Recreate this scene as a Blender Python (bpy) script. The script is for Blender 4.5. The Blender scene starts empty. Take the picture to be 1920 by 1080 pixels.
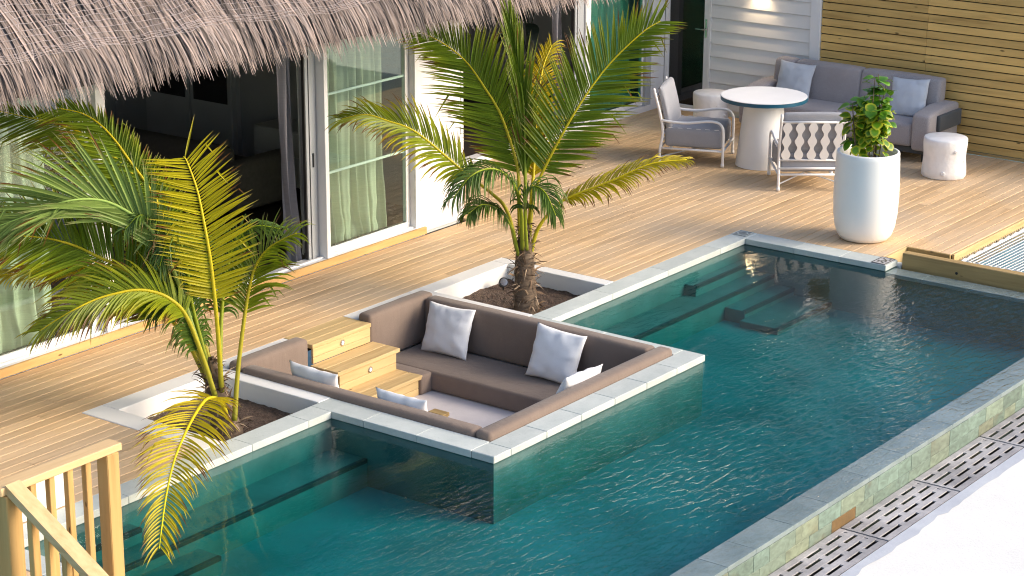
import bpy, bmesh, math, random
import numpy as np
from mathutils import Vector, Matrix, noise

random.seed(7)
rng = np.random.default_rng(7)
R = math.radians
scene = bpy.context.scene
COL = scene.collection

# ------------------------------------------------------------------ camera
cam_d = bpy.data.cameras.new('camera')
cam = bpy.data.objects.new('camera', cam_d)
COL.objects.link(cam)
cam_d.sensor_width = 36.0
cam_d.lens = 4070.5 / 1920.0 * 36.0
cam_d.clip_start, cam_d.clip_end = 0.1, 5000.0
PITCH, YAW, ROLL = 0.29838, 0.64109, 0.00375
fwd = Vector((math.cos(PITCH) * math.cos(YAW), math.cos(PITCH) * math.sin(YAW), -math.sin(PITCH)))
rgt = Vector((math.sin(YAW), -math.cos(YAW), 0.0))
upv = rgt.cross(fwd)
rgt, upv = (math.cos(ROLL) * rgt + math.sin(ROLL) * upv, math.cos(ROLL) * upv - math.sin(ROLL) * rgt)
CAM = Vector((-11.328, -10.122, 5.618))
mw = Matrix((rgt, upv, -fwd)).transposed().to_4x4()
mw.translation = CAM
cam.matrix_world = mw
scene.camera = cam

# ------------------------------------------------------------------ world, sun, exposure
SUN_EL, SUN_AZ = R(27.0), math.atan2(-0.88, 0.47)          # azimuth measured from +X towards +Y
world = bpy.data.worlds.new('World')
scene.world = world
world.use_nodes = True
wn = world.node_tree
sky = wn.nodes.new('ShaderNodeTexSky')
sky.sky_type = 'NISHITA'
sky.sun_disc = False
sky.sun_elevation = SUN_EL
sky.sun_rotation = math.pi / 2 - SUN_AZ
sky.air_density, sky.dust_density, sky.ozone_density = 1.0, 2.8, 1.0
wn.links.new(sky.outputs[0], wn.nodes['Background'].inputs[0])
wn.nodes['Background'].inputs[1].default_value = 0.15
sun_d = bpy.data.lights.new('sun', 'SUN')
sun_d.energy = 1.35
sun_d.angle = R(28.0)
sun_d.color = (1.0, 0.88, 0.70)
sun = bpy.data.objects.new('sun', sun_d)
COL.objects.link(sun)
S = Vector((math.cos(SUN_EL) * math.cos(SUN_AZ), math.cos(SUN_EL) * math.sin(SUN_AZ), math.sin(SUN_EL)))
sun.rotation_euler = S.to_track_quat('Z', 'Y').to_euler()
sun.location = (3, -8, 8)
vs = scene.view_settings
vs.view_transform, vs.look, vs.gamma, vs.exposure = 'Standard', 'None', 1.0, 1.0
vs.use_curve_mapping = False
cy = scene.cycles
cy.use_denoising = True
cy.max_bounces, cy.diffuse_bounces, cy.glossy_bounces, cy.transmission_bounces = 10, 4, 4, 6
cy.transparent_max_bounces = 16
cy.caustics_reflective = cy.caustics_refractive = False
cy.sample_clamp_indirect = 6.0
cy.filter_width = 1.1

# ------------------------------------------------------------------ materials
def lin(c):
    return tuple(((x / 255) / 12.92 if x / 255 < 0.04045 else ((x / 255 + 0.055) / 1.055) ** 2.4) for x in c)

class NT:
    def fresnel(s, ior):
        # same reflectance from both sides of a thin clear surface
        ge = s.n('ShaderNodeNewGeometry')
        mr = s.n('ShaderNodeMapRange')
        mr.inputs[3].default_value, mr.inputs[4].default_value = ior, 1.0 / ior
        s.l(ge.outputs['Backfacing'], mr.inputs[0])
        fr = s.n('ShaderNodeFresnel')
        s.l(mr.outputs[0], fr.inputs[0])
        return fr
    def __init__(s, name):
        s.m = bpy.data.materials.new(name)
        s.m.use_nodes = True
        s.t = s.m.node_tree
        s.b = s.t.nodes['Principled BSDF']
        s.out = s.t.nodes['Material Output']
    def n(s, typ, **kw):
        nd = s.t.nodes.new(typ)
        for k, v in kw.items():
            setattr(nd, k, v)
        return nd
    def l(s, a, b):
        s.t.links.new(a, b)
    def mapping(s, scale, rnd=True, kind='Object'):
        tc = s.n('ShaderNodeTexCoord')
        mp = s.n('ShaderNodeMapping')
        mp.inputs['Scale'].default_value = scale
        s.l(tc.outputs[kind], mp.inputs['Vector'])
        if rnd:
            oi = s.n('ShaderNodeObjectInfo')
            mu = s.n('ShaderNodeMath', operation='MULTIPLY')
            mu.inputs[1].default_value = 37.0
            s.l(oi.outputs['Random'], mu.inputs[0])
            s.l(mu.outputs[0], mp.inputs['Location'])
        return mp.outputs[0]
    def noise(s, vec, scale, detail=4, rough=0.55, dist=0.0):
        nd = s.n('ShaderNodeTexNoise')
        nd.inputs['Scale'].default_value = scale
        nd.inputs['Detail'].default_value = detail
        nd.inputs['Roughness'].default_value = rough
        nd.inputs['Distortion'].default_value = dist
        s.l(vec, nd.inputs['Vector'])
        return nd.outputs[0]
    def ramp(s, fac, stops):
        nd = s.n('ShaderNodeValToRGB')
        e = nd.color_ramp.elements
        while len(e) < len(stops):
            e.new(0.5)
        for el, (p, c) in zip(e, stops):
            el.position = p
            el.color = (c[0], c[1], c[2], 1)
        s.l(fac, nd.inputs[0])
        return nd.outputs[0]
    def mix(s, fac, a, b, typ='MIX'):
        nd = s.n('ShaderNodeMix', data_type='RGBA', blend_type=typ)
        for v, i in ((fac, 0), (a, 6), (b, 7)):
            if isinstance(v, (int, float)):
                nd.inputs[i].default_value = v
            elif isinstance(v, tuple):
                nd.inputs[i].default_value = (v[0], v[1], v[2], 1)
            else:
                s.l(v, nd.inputs[i])
        return nd.outputs[2]
    def rnd_value(s, col, lo, hi):
        oi = s.n('ShaderNodeObjectInfo')
        mr = s.n('ShaderNodeMapRange')
        mr.inputs[3].default_value, mr.inputs[4].default_value = lo, hi
        s.l(oi.outputs['Random'], mr.inputs[0])
        hs = s.n('ShaderNodeHueSaturation')
        s.l(mr.outputs[0], hs.inputs['Value'])
        s.l(col, hs.inputs['Color'])
        return hs.outputs[0]
    def bump(s, h, strength, dist=0.01):
        nd = s.n('ShaderNodeBump')
        nd.inputs['Strength'].default_value = strength
        nd.inputs['Distance'].default_value = dist
        s.l(h, nd.inputs['Height'])
        s.l(nd.outputs[0], s.b.inputs['Normal'])
        return nd.outputs[0]
    def base(s, col):
        if isinstance(col, tuple):
            s.b.inputs['Base Color'].default_value = (*col[:3], 1)
        else:
            s.l(col, s.b.inputs['Base Color'])
    def set(s, **kw):
        for k, v in kw.items():
            s.b.inputs[k.replace('_', ' ')].default_value = v
        return s

def plain(name, col, rough=0.5, var=0.12, scale=6.0, bump=0.15, bscale=60.0, bdist=0.004, metal=0.0, spec=0.5):
    t = NT(name)
    v = t.mapping((1, 1, 1), rnd=True)
    n1 = t.noise(v, scale, 5)
    c = t.ramp(n1, [(0.25, tuple(x * (1 - var) for x in col)), (0.75, tuple(min(1, x * (1 + var)) for x in col))])
    t.base(c)
    t.set(Roughness=rough, Metallic=metal, Specular_IOR_Level=spec)
    if bump:
        t.bump(t.noise(v, bscale, 4), bump, bdist)
    return t.m

def wood(name, dark, light, axis=0, rough=0.65, rv=(0.82, 1.14), knots=0.0, grey=None, fine=1.0):
    t = NT(name)
    sc = [30.0 * fine, 30.0 * fine, 30.0 * fine]
    sc[axis] = 1.6
    v = t.mapping(tuple(sc))
    fine_n = t.noise(v, 1.0, 6, 0.6, 0.35)
    sc2 = [7.0, 7.0, 7.0]
    sc2[axis] = 0.7
    v2 = t.mapping(tuple(sc2))
    broad = t.noise(v2, 1.0, 3, 0.5, 0.8)
    c1 = t.ramp(fine_n, [(0.3, dark), (0.62, light)])
    c = t.mix(t.ramp(broad, [(0.35, (0, 0, 0)), (0.7, (1, 1, 1))]), c1, tuple(x * 1.12 for x in light))
    if grey:
        v3 = t.mapping((0.9, 0.9, 0.9), rnd=False)
        c = t.mix(t.ramp(t.noise(v3, 1.0, 4), [(0.42, (0, 0, 0)), (0.68, (0.75, 0.75, 0.75))]), c, grey)
    if knots:
        sk = [9.0, 9.0, 9.0]
        sk[axis] = 3.0
        vo = t.n('ShaderNodeTexVoronoi')
        vo.inputs['Scale'].default_value = 1.0
        t.l(t.mapping(tuple(sk)), vo.inputs['Vector'])
        k = t.ramp(vo.outputs['Distance'], [(0.05, (1, 1, 1)), (0.05 + 0.12 * knots, (0, 0, 0))])
        c = t.mix(k, c, tuple(x * 0.35 for x in dark))
    t.base(t.rnd_value(c, *rv))
    t.set(Roughness=rough, Specular_IOR_Level=0.3)
    t.bump(fine_n, 0.35, 0.003)
    return t.m

M = {}
M['deck'] = wood('deck_wood', (0.44, 0.28, 0.145), (0.66, 0.455, 0.26), 0, rv=(0.88, 1.08), grey=(0.56, 0.44, 0.32))
M['pine_x'] = wood('pine_along_x', (0.40, 0.26, 0.11), (0.56, 0.405, 0.20), 0, knots=0.35, rv=(0.9, 1.1))
M['pine_y'] = wood('pine_along_y', (0.25, 0.155, 0.06), (0.38, 0.26, 0.11), 1, knots=0.35, rv=(0.9, 1.1))
M['pine_z'] = wood('pine_along_z', (0.40, 0.22, 0.07), (0.58, 0.36, 0.14), 2, knots=0.2, rv=(0.85, 1.12))
M['rail_x'] = wood('rail_along_x', (0.52, 0.33, 0.15), (0.68, 0.47, 0.25), 0, rv=(0.95, 1.05))
M['rail_y'] = wood('rail_along_y', (0.50, 0.31, 0.14), (0.66, 0.45, 0.24), 1, rv=(0.95, 1.05))
M['slat'] = wood('slat_wood', (0.46, 0.28, 0.09), (0.67, 0.44, 0.155), 1, knots=0.45, rv=(0.78, 1.15), fine=0.7)
M['sillwood'] = wood('sill_wood', (0.45, 0.255, 0.09), (0.60, 0.375, 0.155), 0, knots=0.3, rv=(0.95, 1.05))
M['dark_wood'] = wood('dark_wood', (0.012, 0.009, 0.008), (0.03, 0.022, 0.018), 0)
M['white'] = plain('white_paint', (0.80, 0.79, 0.78), 0.5, 0.04, 3.0, 0.12, 40)
M['plaster'] = plain('white_plaster', (0.74, 0.72, 0.71), 0.8, 0.07, 4.0, 0.35, 30, 0.006)
M['siding'] = plain('siding_paint', (0.76, 0.765, 0.78), 0.55, 0.03, 3.0, 0.2, 120)
M['frame'] = plain('frame_white', (0.80, 0.80, 0.82), 0.35, 0.03, 3.0, 0.0)
M['frame_grey'] = plain('frame_grey', (0.42, 0.44, 0.47), 0.35, 0.05, 3.0, 0.0)
M['gasket'] = plain('dark_gasket', (0.02, 0.02, 0.022), 0.5, 0.1, 3.0, 0.0)
M['pot'] = plain('pot_glaze', (0.88, 0.875, 0.865), 0.38, 0.025, 2.0, 0.06, 25)
M['table_white'] = plain('table_white', (0.86, 0.85, 0.85), 0.5, 0.03, 4.0, 0.15, 50)
M['table_blue'] = plain('table_blue_edge', (0.006, 0.085, 0.15), 0.4, 0.1, 8.0, 0.0)
M['stump'] = plain('stump_white', (0.84, 0.82, 0.82), 0.6, 0.08, 9.0, 0.5, 22, 0.01)
M['tube'] = plain('white_metal_tube', (0.80, 0.79, 0.80), 0.3, 0.02, 5.0, 0.0)
M['soil'] = plain('soil', (0.125, 0.082, 0.06), 0.95, 0.6, 45.0, 1.0, 90, 0.03)
M['concrete'] = plain('lounge_floor', (0.62, 0.57, 0.57), 0.75, 0.06, 7.0, 0.25, 60)
M['drain'] = plain('dark_drain', (0.012, 0.011, 0.012), 0.8, 0.3, 8.0, 0.0)
M['rope'] = plain('white_rope', (0.66, 0.66, 0.64), 0.8, 0.1, 30.0, 0.0)
M['black'] = plain('black_metal', (0.015, 0.015, 0.015), 0.4, 0.1, 5.0, 0.0)
M['chrome'] = plain('steel', (0.7, 0.7, 0.72), 0.18, 0.02, 5.0, 0.0, metal=1.0)
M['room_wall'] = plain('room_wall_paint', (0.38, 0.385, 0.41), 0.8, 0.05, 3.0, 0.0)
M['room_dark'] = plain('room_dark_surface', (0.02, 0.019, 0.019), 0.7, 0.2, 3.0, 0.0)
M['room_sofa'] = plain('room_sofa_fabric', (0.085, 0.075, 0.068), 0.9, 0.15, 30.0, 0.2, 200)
M['room_cab'] = plain('room_cabinet', (0.48, 0.48, 0.5), 0.6, 0.05, 3.0, 0.0)
M['net'] = plain('thatch_net', (0.55, 0.47, 0.46), 0.8, 0.1, 20.0, 0.0)

def fabric(name, col, weave=350.0, var=0.12, bump=0.35, wrinkle=0.0, blotch=0.13):
    t = NT(name)
    v = t.mapping((1, 1, 1))
    n1 = t.noise(v, weave, 2)
    n2 = t.noise(v, 5.0, 4)
    a = t.ramp(n1, [(0.3, tuple(x * (1 - var * 1.6) for x in col)), (0.7, tuple(min(1, x * (1 + var)) for x in col))])
    c = t.mix(0.35, a, t.ramp(n2, [(0.3, tuple(x * (1 - blotch) for x in col)), (0.7, tuple(min(1, x * (1 + blotch)) for x in col))]))
    t.base(c)
    t.set(Roughness=0.9, Specular_IOR_Level=0.2, Sheen_Weight=0.15)
    h = n1
    if wrinkle:
        v2 = t.mapping((9, 9, 1.6))
        w = t.noise(v2, 1.0, 3, 0.5, 1.0)
        ad = t.n('ShaderNodeMath', operation='MULTIPLY_ADD')
        ad.inputs[1].default_value = wrinkle
        t.l(w, ad.inputs[0])
        t.l(n1, ad.inputs[2])
        h = ad.outputs[0]
    t.bump(h, bump, 0.004)
    return t.m
M['brown'] = fabric('brown_fabric', (0.205, 0.155, 0.128), 240, wrinkle=5.0)
M['grey'] = fabric('grey_fabric', (0.37, 0.335, 0.34), 160, 0.22, wrinkle=1.0)
M['greyblue'] = fabric('grey_sling_fabric', (0.33, 0.335, 0.37), 300, wrinkle=0.6)
M['dark_strap'] = fabric('dark_grey_strap', (0.075, 0.08, 0.085), 300)
M['cushion'] = fabric('white_cushion_fabric', (0.77, 0.77, 0.79), 300, 0.03, 0.25, wrinkle=1.2, blotch=0.01)
M['cushion_blue'] = fabric('pale_blue_cushion_fabric', (0.56, 0.59, 0.65), 300, 0.03, 0.25, wrinkle=1.2, blotch=0.01)

def curtain_mat(name, col):
    t = NT(name)
    v = t.mapping((1, 1, 60))
    c = t.ramp(t.noise(v, 3.0, 3), [(0.3, tuple(x * 0.88 for x in col)), (0.7, col)])
    t.base(c)
    t.set(Roughness=0.9, Specular_IOR_Level=0.1)
    tr = t.n('ShaderNodeBsdfTranslucent')
    t.l(c, tr.inputs[0])
    ms = t.n('ShaderNodeMixShader')
    ms.inputs[0].default_value = 0.3
    t.l(t.b.outputs[0], ms.inputs[1])
    t.l(tr.outputs[0], ms.inputs[2])
    t.l(ms.outputs[0], t.out.inputs[0])
    return t.m
M['curtain'] = curtain_mat('curtain_cream', (0.74, 0.745, 0.62))
M['curtain_grey'] = curtain_mat('curtain_grey', (0.35, 0.34, 0.38))

def glass(name, tint, refl=0.9, ior=1.45):
    t = NT(name)
    tr = t.n('ShaderNodeBsdfTransparent')
    tr.inputs[0].default_value = (*tint, 1)
    gl = t.n('ShaderNodeBsdfGlossy')
    gl.inputs['Roughness'].default_value = 0.015
    gl.inputs[0].default_value = (refl, refl, refl, 1)
    fr = t.fresnel(ior)
    mu = t.n('ShaderNodeMath', operation='MULTIPLY')
    mu.inputs[1].default_value = 1.6
    mu.use_clamp = True
    t.l(fr.outputs[0], mu.inputs[0])
    ms = t.n('ShaderNodeMixShader')
    t.l(mu.outputs[0], ms.inputs[0])
    t.l(tr.outputs[0], ms.inputs[1])
    t.l(gl.outputs[0], ms.inputs[2])
    t.l(ms.outputs[0], t.out.inputs[0])
    return t.m
M['glass'] = glass('window_glass', (0.88, 0.965, 0.925))
M['glass_teal'] = glass('teal_glass', (0.56, 0.86, 0.80))
M['glass_dark'] = glass('smoked_glass', (0.30, 0.31, 0.30))

# stone and tile
def stone(name, lo, hi, sc=5.0, rough=0.7, spots=0.35, rv=(0.92, 1.06)):
    t = NT(name)
    v = t.mapping((1, 1, 1))
    a = t.ramp(t.noise(v, sc, 6, 0.65), [(0.3, lo), (0.7, hi)])
    sp = t.noise(v, 55.0, 3, 0.6)
    c = t.mix(t.ramp(sp, [(0.62, (0, 0, 0)), (0.75, (spots, spots, spots))]), a, tuple(x * 0.45 for x in lo))
    t.base(t.rnd_value(c, *rv))
    t.set(Roughness=rough, Specular_IOR_Level=0.35)
    t.bump(t.noise(v, 38.0, 6, 0.7), 0.35, 0.006)
    return t.m
M['coping'] = stone('coping_stone_grey_green', (0.47, 0.51, 0.49), (0.58, 0.61, 0.585))
M['grate'] = stone('grate_concrete', (0.20, 0.19, 0.20), (0.56, 0.54, 0.56), 2.6, 0.8, 0.5, (0.8, 1.1))
M['ledge_white'] = stone('white_ledge_paint', (0.74, 0.725, 0.70), (0.82, 0.805, 0.78), 2.0, 0.7, 0.3, (1, 1))
M['ledge_blue'] = stone('pale_blue_render', (0.45, 0.47, 0.53), (0.56, 0.58, 0.63), 4, 0.6, 0.08, (1, 1))
M['nosing'] = stone('black_slate', (0.018, 0.018, 0.02), (0.04, 0.038, 0.04), 8, 0.6, 0.2)

def green_tile(name, wet):
    t = NT(name)
    v = t.mapping((1, 1, 1))
    oi = t.n('ShaderNodeObjectInfo')
    base = t.ramp(oi.outputs['Random'], [(0.0, (0.13, 0.18, 0.145)), (0.3, (0.20, 0.285, 0.24)), (0.55, (0.215, 0.25, 0.175)),
                                         (0.75, (0.16, 0.225, 0.19)), (0.95, (0.20, 0.20, 0.13)), (1.0, (0.26, 0.15, 0.06))])
    vein = t.ramp(t.noise(t.mapping((4, 4, 9)), 2.0, 6, 0.65, 1.2), [(0.3, (0.55, 0.55, 0.55)), (0.65, (1.15, 1.15, 1.15))])
    c = t.mix(1.0, base, vein, 'MULTIPLY')
    rust = t.ramp(t.noise(v, 3.0, 4), [(0.6, (0, 0, 0)), (0.78, (0.6, 0.6, 0.6))])
    c = t.mix(rust, c, (0.16, 0.115, 0.05))
    t.base(c)
    t.set(Roughness=0.25 if wet else 0.55)
    t.bump(t.noise(v, 40.0, 5), 0.4, 0.004)
    return t.m
M['tile'] = green_tile('green_slate_tile', False)
M['tile_rust'] = stone('rust_stained_tile', (0.11, 0.075, 0.035), (0.22, 0.125, 0.045), 6.0, 0.6, 0.5)
M['tile_wet'] = stone('wet_slate_edge', (0.17, 0.22, 0.22), (0.27, 0.32, 0.32), 3.0, 0.18, 0.3)

def basin_mat():
    t = NT('basin_slate')
    v = t.mapping((1, 1, 1), rnd=False)
    a = t.ramp(t.noise(v, 3.0, 6, 0.6), [(0.3, (0.045, 0.105, 0.10)), (0.7, (0.09, 0.175, 0.168))])
    b = t.ramp(t.noise(v, 0.7, 3), [(0.3, (0.75, 0.75, 0.75)), (0.7, (1.15, 1.15, 1.15))])
    c = t.mix(1.0, a, b, 'MULTIPLY')
    t.base(c)
    t.set(Roughness=0.7)
    return t.m
M['basin'] = basin_mat()
M['basin_floor'] = plain('basin_floor_mosaic', (0.015, 0.225, 0.235), 0.6, 0.35, 1.3, 0.0)

def water_mat():
    t = NT('pool_water')
    tc = t.n('ShaderNodeTexCoord')
    mp = t.n('ShaderNodeMapping')
    mp.inputs['Rotation'].default_value = (0, 0, R(28))
    mp.inputs['Scale'].default_value = (7.5, 19.0, 1)
    t.l(tc.outputs['Object'], mp.inputs['Vector'])
    n1 = t.noise(mp.outputs[0], 1.0, 3.0, 0.5, 0.8)
    mp2 = t.n('ShaderNodeMapping')
    mp2.inputs['Rotation'].default_value = (0, 0, R(-12))
    mp2.inputs['Scale'].default_value = (1.3, 2.6, 1)
    t.l(tc.outputs['Object'], mp2.inputs['Vector'])
    n2 = t.noise(mp2.outputs[0], 1.0, 3, 0.5, 0.3)
    # breeze reaches the open side of the pool, the corners by the coping stay calm
    mp3 = t.n('ShaderNodeMapping')
    mp3.inputs['Scale'].default_value = (0.35, 0.35, 1)
    t.l(tc.outputs['Object'], mp3.inputs['Vector'])
    calm = t.ramp(t.noise(mp3.outputs[0], 1.0, 2), [(0.35, (0.3, 0.3, 0.3)), (0.6, (1, 1, 1))])
    sx = t.n('ShaderNodeSeparateXYZ')
    t.l(tc.outputs['Object'], sx.inputs[0])
    mr = t.n('ShaderNodeMapRange')
    mr.inputs[1].default_value, mr.inputs[2].default_value = -1.3, -2.7
    mr.inputs[3].default_value, mr.inputs[4].default_value = 0.035, 1.0
    t.l(sx.outputs[1], mr.inputs[0])
    m1 = t.n('ShaderNodeMath', operation='MULTIPLY')
    t.l(calm, m1.inputs[0])
    t.l(mr.outputs[0], m1.inputs[1])
    m2 = t.n('ShaderNodeMath', operation='MULTIPLY')
    t.l(n1, m2.inputs[0])
    t.l(m1.outputs[0], m2.inputs[1])
    m3 = t.n('ShaderNodeMath', operation='MULTIPLY_ADD')
    m3.inputs[1].default_value = 0.2
    t.l(n2, m3.inputs[0])
    t.l(m2.outputs[0], m3.inputs[2])
    bp = t.n('ShaderNodeBump')
    bp.inputs['Strength'].default_value = 0.8
    bp.inputs['Distance'].default_value = 0.030
    t.l(m3.outputs[0], bp.inputs['Height'])
    tr = t.n('ShaderNodeBsdfTransparent')
    gl = t.n('ShaderNodeBsdfGlossy')
    gl.inputs['Roughness'].default_value = 0.008
    fr = t.fresnel(1.33)
    t.l(bp.outputs[0], gl.inputs['Normal'])
    t.l(bp.outputs[0], fr.inputs['Normal'])
    ms = t.n('ShaderNodeMixShader')
    t.l(fr.outputs[0], ms.inputs[0])
    t.l(tr.outputs[0], ms.inputs[1])
    t.l(gl.outputs[0], ms.inputs[2])
    t.l(ms.outputs[0], t.out.inputs['Surface'])
    va = t.n('ShaderNodeVolumeAbsorption')
    va.inputs[0].default_value = (0.03, 0.84, 0.845, 1)
    va.inputs[1].default_value = 1.9
    t.l(va.outputs[0], t.out.inputs['Volume'])
    return t.m
M['water'] = water_mat()

def leaf_mat(name, trans=0.3):
    t = NT(name)
    at = t.n('ShaderNodeAttribute', attribute_name='Col')
    t.l(at.outputs[0], t.b.inputs['Base Color'])
    t.set(Roughness=0.42, Specular_IOR_Level=0.4)
    tr = t.n('ShaderNodeBsdfTranslucent')
    t.l(at.outputs[0], tr.inputs[0])
    ms = t.n('ShaderNodeMixShader')
    ms.inputs[0].default_value = trans
    t.l(t.b.outputs[0], ms.inputs[1])
    t.l(tr.outputs[0], ms.inputs[2])
    t.l(ms.outputs[0], t.out.inputs[0])
    return t.m
M['palm'] = leaf_mat('palm_leaf')
M['strand'] = leaf_mat('thatch_strand', 0.05)
M['strand'].node_tree.nodes['Principled BSDF'].inputs['Roughness'].default_value = 0.8

def lagoon_mat():
    t = NT('lagoon_water')
    v = t.mapping((1, 1, 1), rnd=False)
    t.base(t.ramp(t.noise(v, 0.05, 3), [(0.3, (0.05, 0.20, 0.21)), (0.7, (0.10, 0.30, 0.29))]))
    t.set(Roughness=0.08)
    t.bump(t.noise(v, 2.0, 4), 0.3, 0.05)
    return t.m
M['lagoon'] = lagoon_mat()

def bark_mat():
    t = NT('palm_trunk')
    v = t.mapping((6, 6, 26), rnd=False)
    n = t.noise(v, 1.0, 6, 0.65, 0.8)
    t.base(t.ramp(n, [(0.3, (0.045, 0.028, 0.018)), (0.6, (0.15, 0.105, 0.07)), (0.8, (0.26, 0.2, 0.14))]))
    t.set(Roughness=0.9)
    t.bump(n, 0.8, 0.02)
    return t.m
M['bark'] = bark_mat()

def shrub_mat(name, inner, edge):
    t = NT(name)
    tc = t.n('ShaderNodeTexCoord')
    ln = t.n('ShaderNodeVectorMath', operation='LENGTH')
    mp = t.n('ShaderNodeMapping')
    mp.inputs['Location'].default_value = (-0.9, 0, 0)
    mp.inputs['Scale'].default_value = (1.8, 1.9, 0)
    t.l(tc.outputs['Object'], mp.inputs[0])
    t.l(mp.outputs[0], ln.inputs[0])
    n = t.noise(t.mapping((1, 1, 1)), 4.0, 3)
    ad = t.n('ShaderNodeMath', operation='MULTIPLY_ADD')
    ad.inputs[1].default_value = 0.45
    t.l(n, ad.inputs[0])
    t.l(ln.outputs['Value'], ad.inputs[2])
    c = t.ramp(ad.outputs[0], [(0.7, inner), (1.1, edge)])
    c = t.rnd_value(c, 0.75, 1.25)
    t.l(c, t.b.inputs['Base Color'])
    t.set(Roughness=0.4)
    tr = t.n('ShaderNodeBsdfTranslucent')
    t.l(c, tr.inputs[0])
    ms = t.n('ShaderNodeMixShader')
    ms.inputs[0].default_value = 0.25
    t.l(t.b.outputs[0], ms.inputs[1])
    t.l(tr.outputs[0], ms.inputs[2])
    t.l(ms.outputs[0], t.out.inputs[0])
    return t.m
M['shrub'] = shrub_mat('shrub_leaf_green', (0.075, 0.22, 0.014), (0.14, 0.29, 0.018))
M['shrub_y'] = shrub_mat('shrub_leaf_yellow_edged', (0.12, 0.27, 0.012), (0.50, 0.52, 0.03))
M['shrub_stem'] = plain('shrub_stem', (0.14, 0.10, 0.055), 0.8, 0.3, 20)
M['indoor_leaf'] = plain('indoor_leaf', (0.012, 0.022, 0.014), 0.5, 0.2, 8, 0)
mt = NT('lamp_glow')
mt.b.inputs['Emission Color'].default_value = (1.0, 0.72, 0.38, 1)
mt.b.inputs['Emission Strength'].default_value = 60.0
M['glow'] = mt.m

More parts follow.
